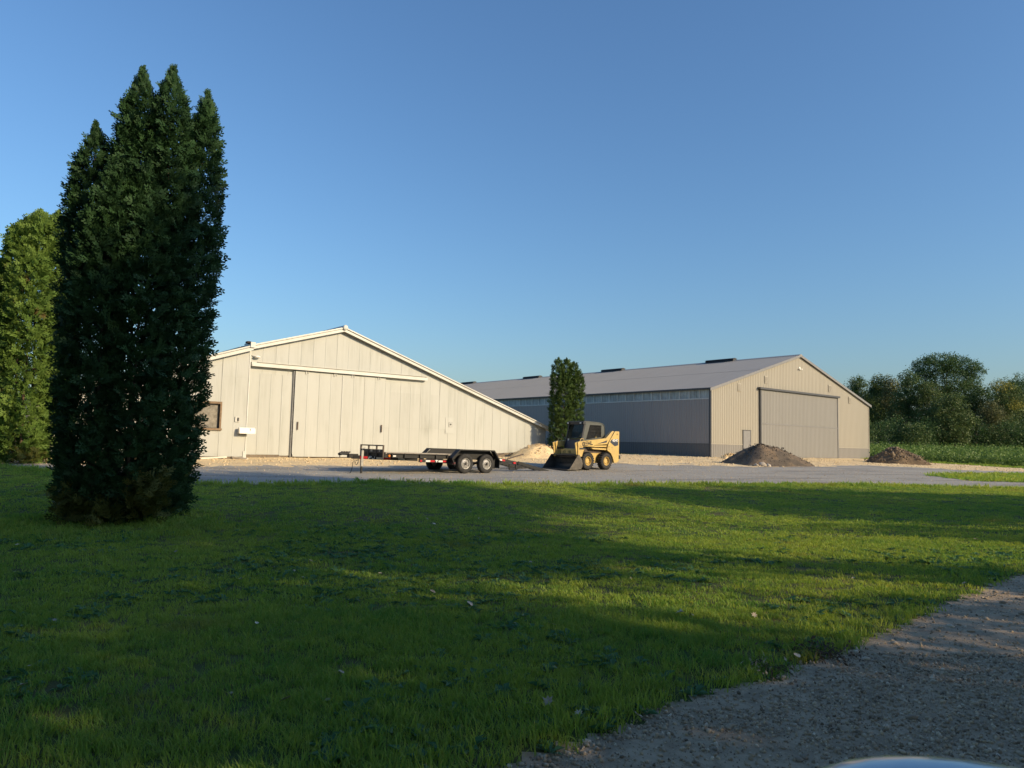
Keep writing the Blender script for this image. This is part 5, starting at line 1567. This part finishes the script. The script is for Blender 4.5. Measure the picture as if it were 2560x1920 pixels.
scatter('limestone_chips', on_ground(x, y), RNG.random((len(x), 3)) * 6.283, s, CLOD, MT['pebble_tan'])

# soybeans in rows
rows = np.arange(-20, 260, .76); PX = []; PY = []
for r_ in rows:
    t = np.arange(-60, 80, .55) + RNG.normal(0, .08, len(np.arange(-60, 80, .55)))
    u = 68 + (r_ * 1.0); xw = u * GV[0] + (t + 20) * LV[0]; yw = u * GV[1] + (t + 20) * LV[1]
    PX.append(xw); PY.append(yw)
x = np.concatenate(PX); y = np.concatenate(PY); L = label_at(x, y)
k = (L == 5) & (np.abs(x) < y * .88) & (y < 107) & (x > y * .38); k &= (y < 75) | (RNG.random(len(x)) < .62); x, y = x[k], y[k]
dip = fbm(x * .12, y * .12, 70)
s = RNG.uniform(.62, .82, len(x)) * (1 + .4 * dip)
scatter('soybean_crop', on_ground(x, y) + np.stack([0 * x, 0 * x, s * .52], -1), np.stack([0 * x, 0 * x, RNG.random(len(x)) * 6.283], -1), s, [leaf_template(46, 70 + i, .8, .55) for i in range(4)], MT['crop'])

# ------------------------------------------------------------------ fallen leaves
def leaf_mesh(seed, lobed):
    g = np.random.default_rng(seed); pts = []
    for i in range(14):
        a = 2 * math.pi * i / 14; r_ = (1.0 if not lobed else (1.0 if i % 2 == 0 else .52)) * g.uniform(.85, 1.1)
        pts.append((r_ * math.cos(a), .62 * r_ * math.sin(a), .30 * (math.sin(a) ** 2) * r_ + .18 * math.cos(a) ** 2 + g.normal() * .05))
    V = [(0, 0, .02)] + pts; F = [(0, i + 1, (i + 1) % 14 + 1) for i in range(14)]
    return mesh_np('fallen_leaf', np.array(V) * .5, F, True)


LM = [leaf_mesh(1, False), leaf_mesh(2, True), leaf_mesh(3, False), leaf_mesh(4, True)]
for q in LM: q.materials.append(MT['dry_leaf'])
SPOT = [(-.84, 8.2), (-2.54, 9.0), (-2.75, 8.15), (-4.19, 6.75), (.47, 8.8), (.08, 6.7), (-.97, 5.85), (-3.48, 5.35), (-3.47, 15.35), (-1.81, 14.5), (-3.67, 16.4), (-4.92, 10.7)]
g = np.random.default_rng(21)
x, y = wedge_points(4.2, 19, .55, .78, g); L = label_at(x, y); k = (L == 0) & ((x < y * .12) | (g.random(len(x)) < .3)) & (np.hypot(x + 7.6, y - 14) > 1.9)
SPOT += list(zip(x[k], y[k]))
for i, (x, y) in enumerate(SPOT[:95]):
    s = random.uniform(.04, .085)
    o = link('fallen_leaf', LM[i % 4], None, None, (x, y, gh(x, y) + .045)); o.scale = (s, s, s); o.rotation_euler = (random.uniform(-.5, .5), random.uniform(-.5, .5), random.random() * 6.28)
    tag(o, 'small dry pale leaf fallen on the lawn grass', 'leaf', 'fallen leaves on the lawn')
for (x, y, s, lb) in ((.27, 4.62, .12, 'largest pale curled leaf at the grass edge by the gravel drive'), (1.72, 7.2, .13, 'pale bone-like leaf on the worn brown grass patch near the drive'), (2.42, 7.1, .11, 'pale ragged leaf right of the bone-like one near the drive'), (.80, 4.42, .11, 'grey lobed leaf lying on the gravel edge below the lawn')):
    o = link('fallen_leaf', leaf_mesh(int(s * 100), s < .15), MT['dry_leaf'], None, (x, y, gh(x, y) + .05)); o.scale = (s, s, s); o.rotation_euler = (.5, -.3, x * 3)
    tag(o, lb, 'leaf', 'large leaves beside the drive')
# withered heap on the drive's edge
for nm, x, y, mk, cnt, r_, lb in (('leaf_litter', 2.55, 5.88, 'dead_leaf', 90, .17, 'dark withered clump of leaves and twigs on the gravel edge'), ('leaf_litter', 1.98, 5.45, 'dry_leaf', 22, .12, 'pale curled leaf litter left of the dark withered clump')):
    rt = empty(nm, (x, y, gh(x, y)), label=lb, cat='leaf litter', group='leaf litter along the drive')
    P = g.normal(size=(cnt, 3)) * np.array([r_, r_ * .8, .02]); P[:, 2] = np.abs(P[:, 2]) + .02
    V, F = stamp([leaf_template(3, 200 + i, .5) for i in range(3)], P, g.normal(size=P.shape), g.normal(size=P.shape) + np.array([0, 0, 1]), g.uniform(.05, .10, cnt), g)
    link('leaves', mesh_np('leaves', V, F), MT[mk], rt)
    m = MB()
    for q in range(12):
        a = g.random() * 6.28; m.tube([(g.normal() * r_ * .4, g.normal() * r_ * .4, .03), (math.cos(a) * r_ * .8, math.sin(a) * r_ * .8, .05 + g.random() * .05), (math.cos(a) * r_ * 1.5, math.sin(a) * r_ * 1.5, .02)], [.004, .003, .0015], 4)
    m.build('twigs', MT['bark'], rt)

# ------------------------------------------------------------------ the car the picture is taken from: door and mirror
cd = empty('car_door', (0, 0, 0), AZ, label='blue car door with a rounded side mirror in the lower right corner', cat='car')
# local x runs forward along the drive, y outwards from the car
mx_, my_, mz_ = .6445, .1455, EYE - .2345
V = []; F = []; n1, n2 = 40, 20
ca, sa = math.cos(.37), math.sin(.37)
for j in range(n2 + 1):
    t = math.pi * j / n2 - math.pi / 2
    for i in range(n1):
        a = 2 * math.pi * i / n1
        sp = lambda c, e: math.copysign(abs(c) ** e, c)
        X = sp(math.cos(t), .75) * sp(math.cos(a), .8); Y = sp(math.cos(t), .75) * sp(math.sin(a), .8); Z = sp(math.sin(t), .9)
        x, y, z = X * .085, Y * .215, Z * .085 - .085
        V.append((mx_ + x * ca - y * sa, my_ + x * sa + y * ca, mz_ + z))
for j in range(n2):
    for i in range(n1):
        a = j * n1 + i; b = j * n1 + (i + 1) % n1; F.append((a, b, b + n1, a + n1))
hs = link('mirror_housing', mesh_np('mirror_housing', V, F, True), MT['car_paint'], cd)
MB().sphere((mx_ - .062, my_, mz_ - .085), (.012, .125, .065), 20, 8).build('mirror_glass', MT['mirror'], hs, smooth=True)
MB().tube([(mx_, my_ - .1, mz_ - .13), (mx_ - .02, .06, mz_ - .17)], [.03, .04], 10).build('mirror_arm', MT['loader_black'], cd, smooth=True)
m = MB()
pz = [(.07, -.06), (.10, -.10), (.125, -.30), (.12, -.55), (.09, -.80)]
zt = mz_ - .14
for (y0, z0), (y1, z1) in zip(pz[:-1], pz[1:]):
    m.add([(-.35, y0 - .06, zt + z0), (.8, y0 - .06, zt + z0), (.8, y1 - .06, zt + z1), (-.35, y1 - .06, zt + z1)], [(0, 3, 2, 1)])
m.box(-.35, .8, -.06, -.001, zt - .8, zt - .07)
m.build('door_panel', MT['car_paint'], cd)
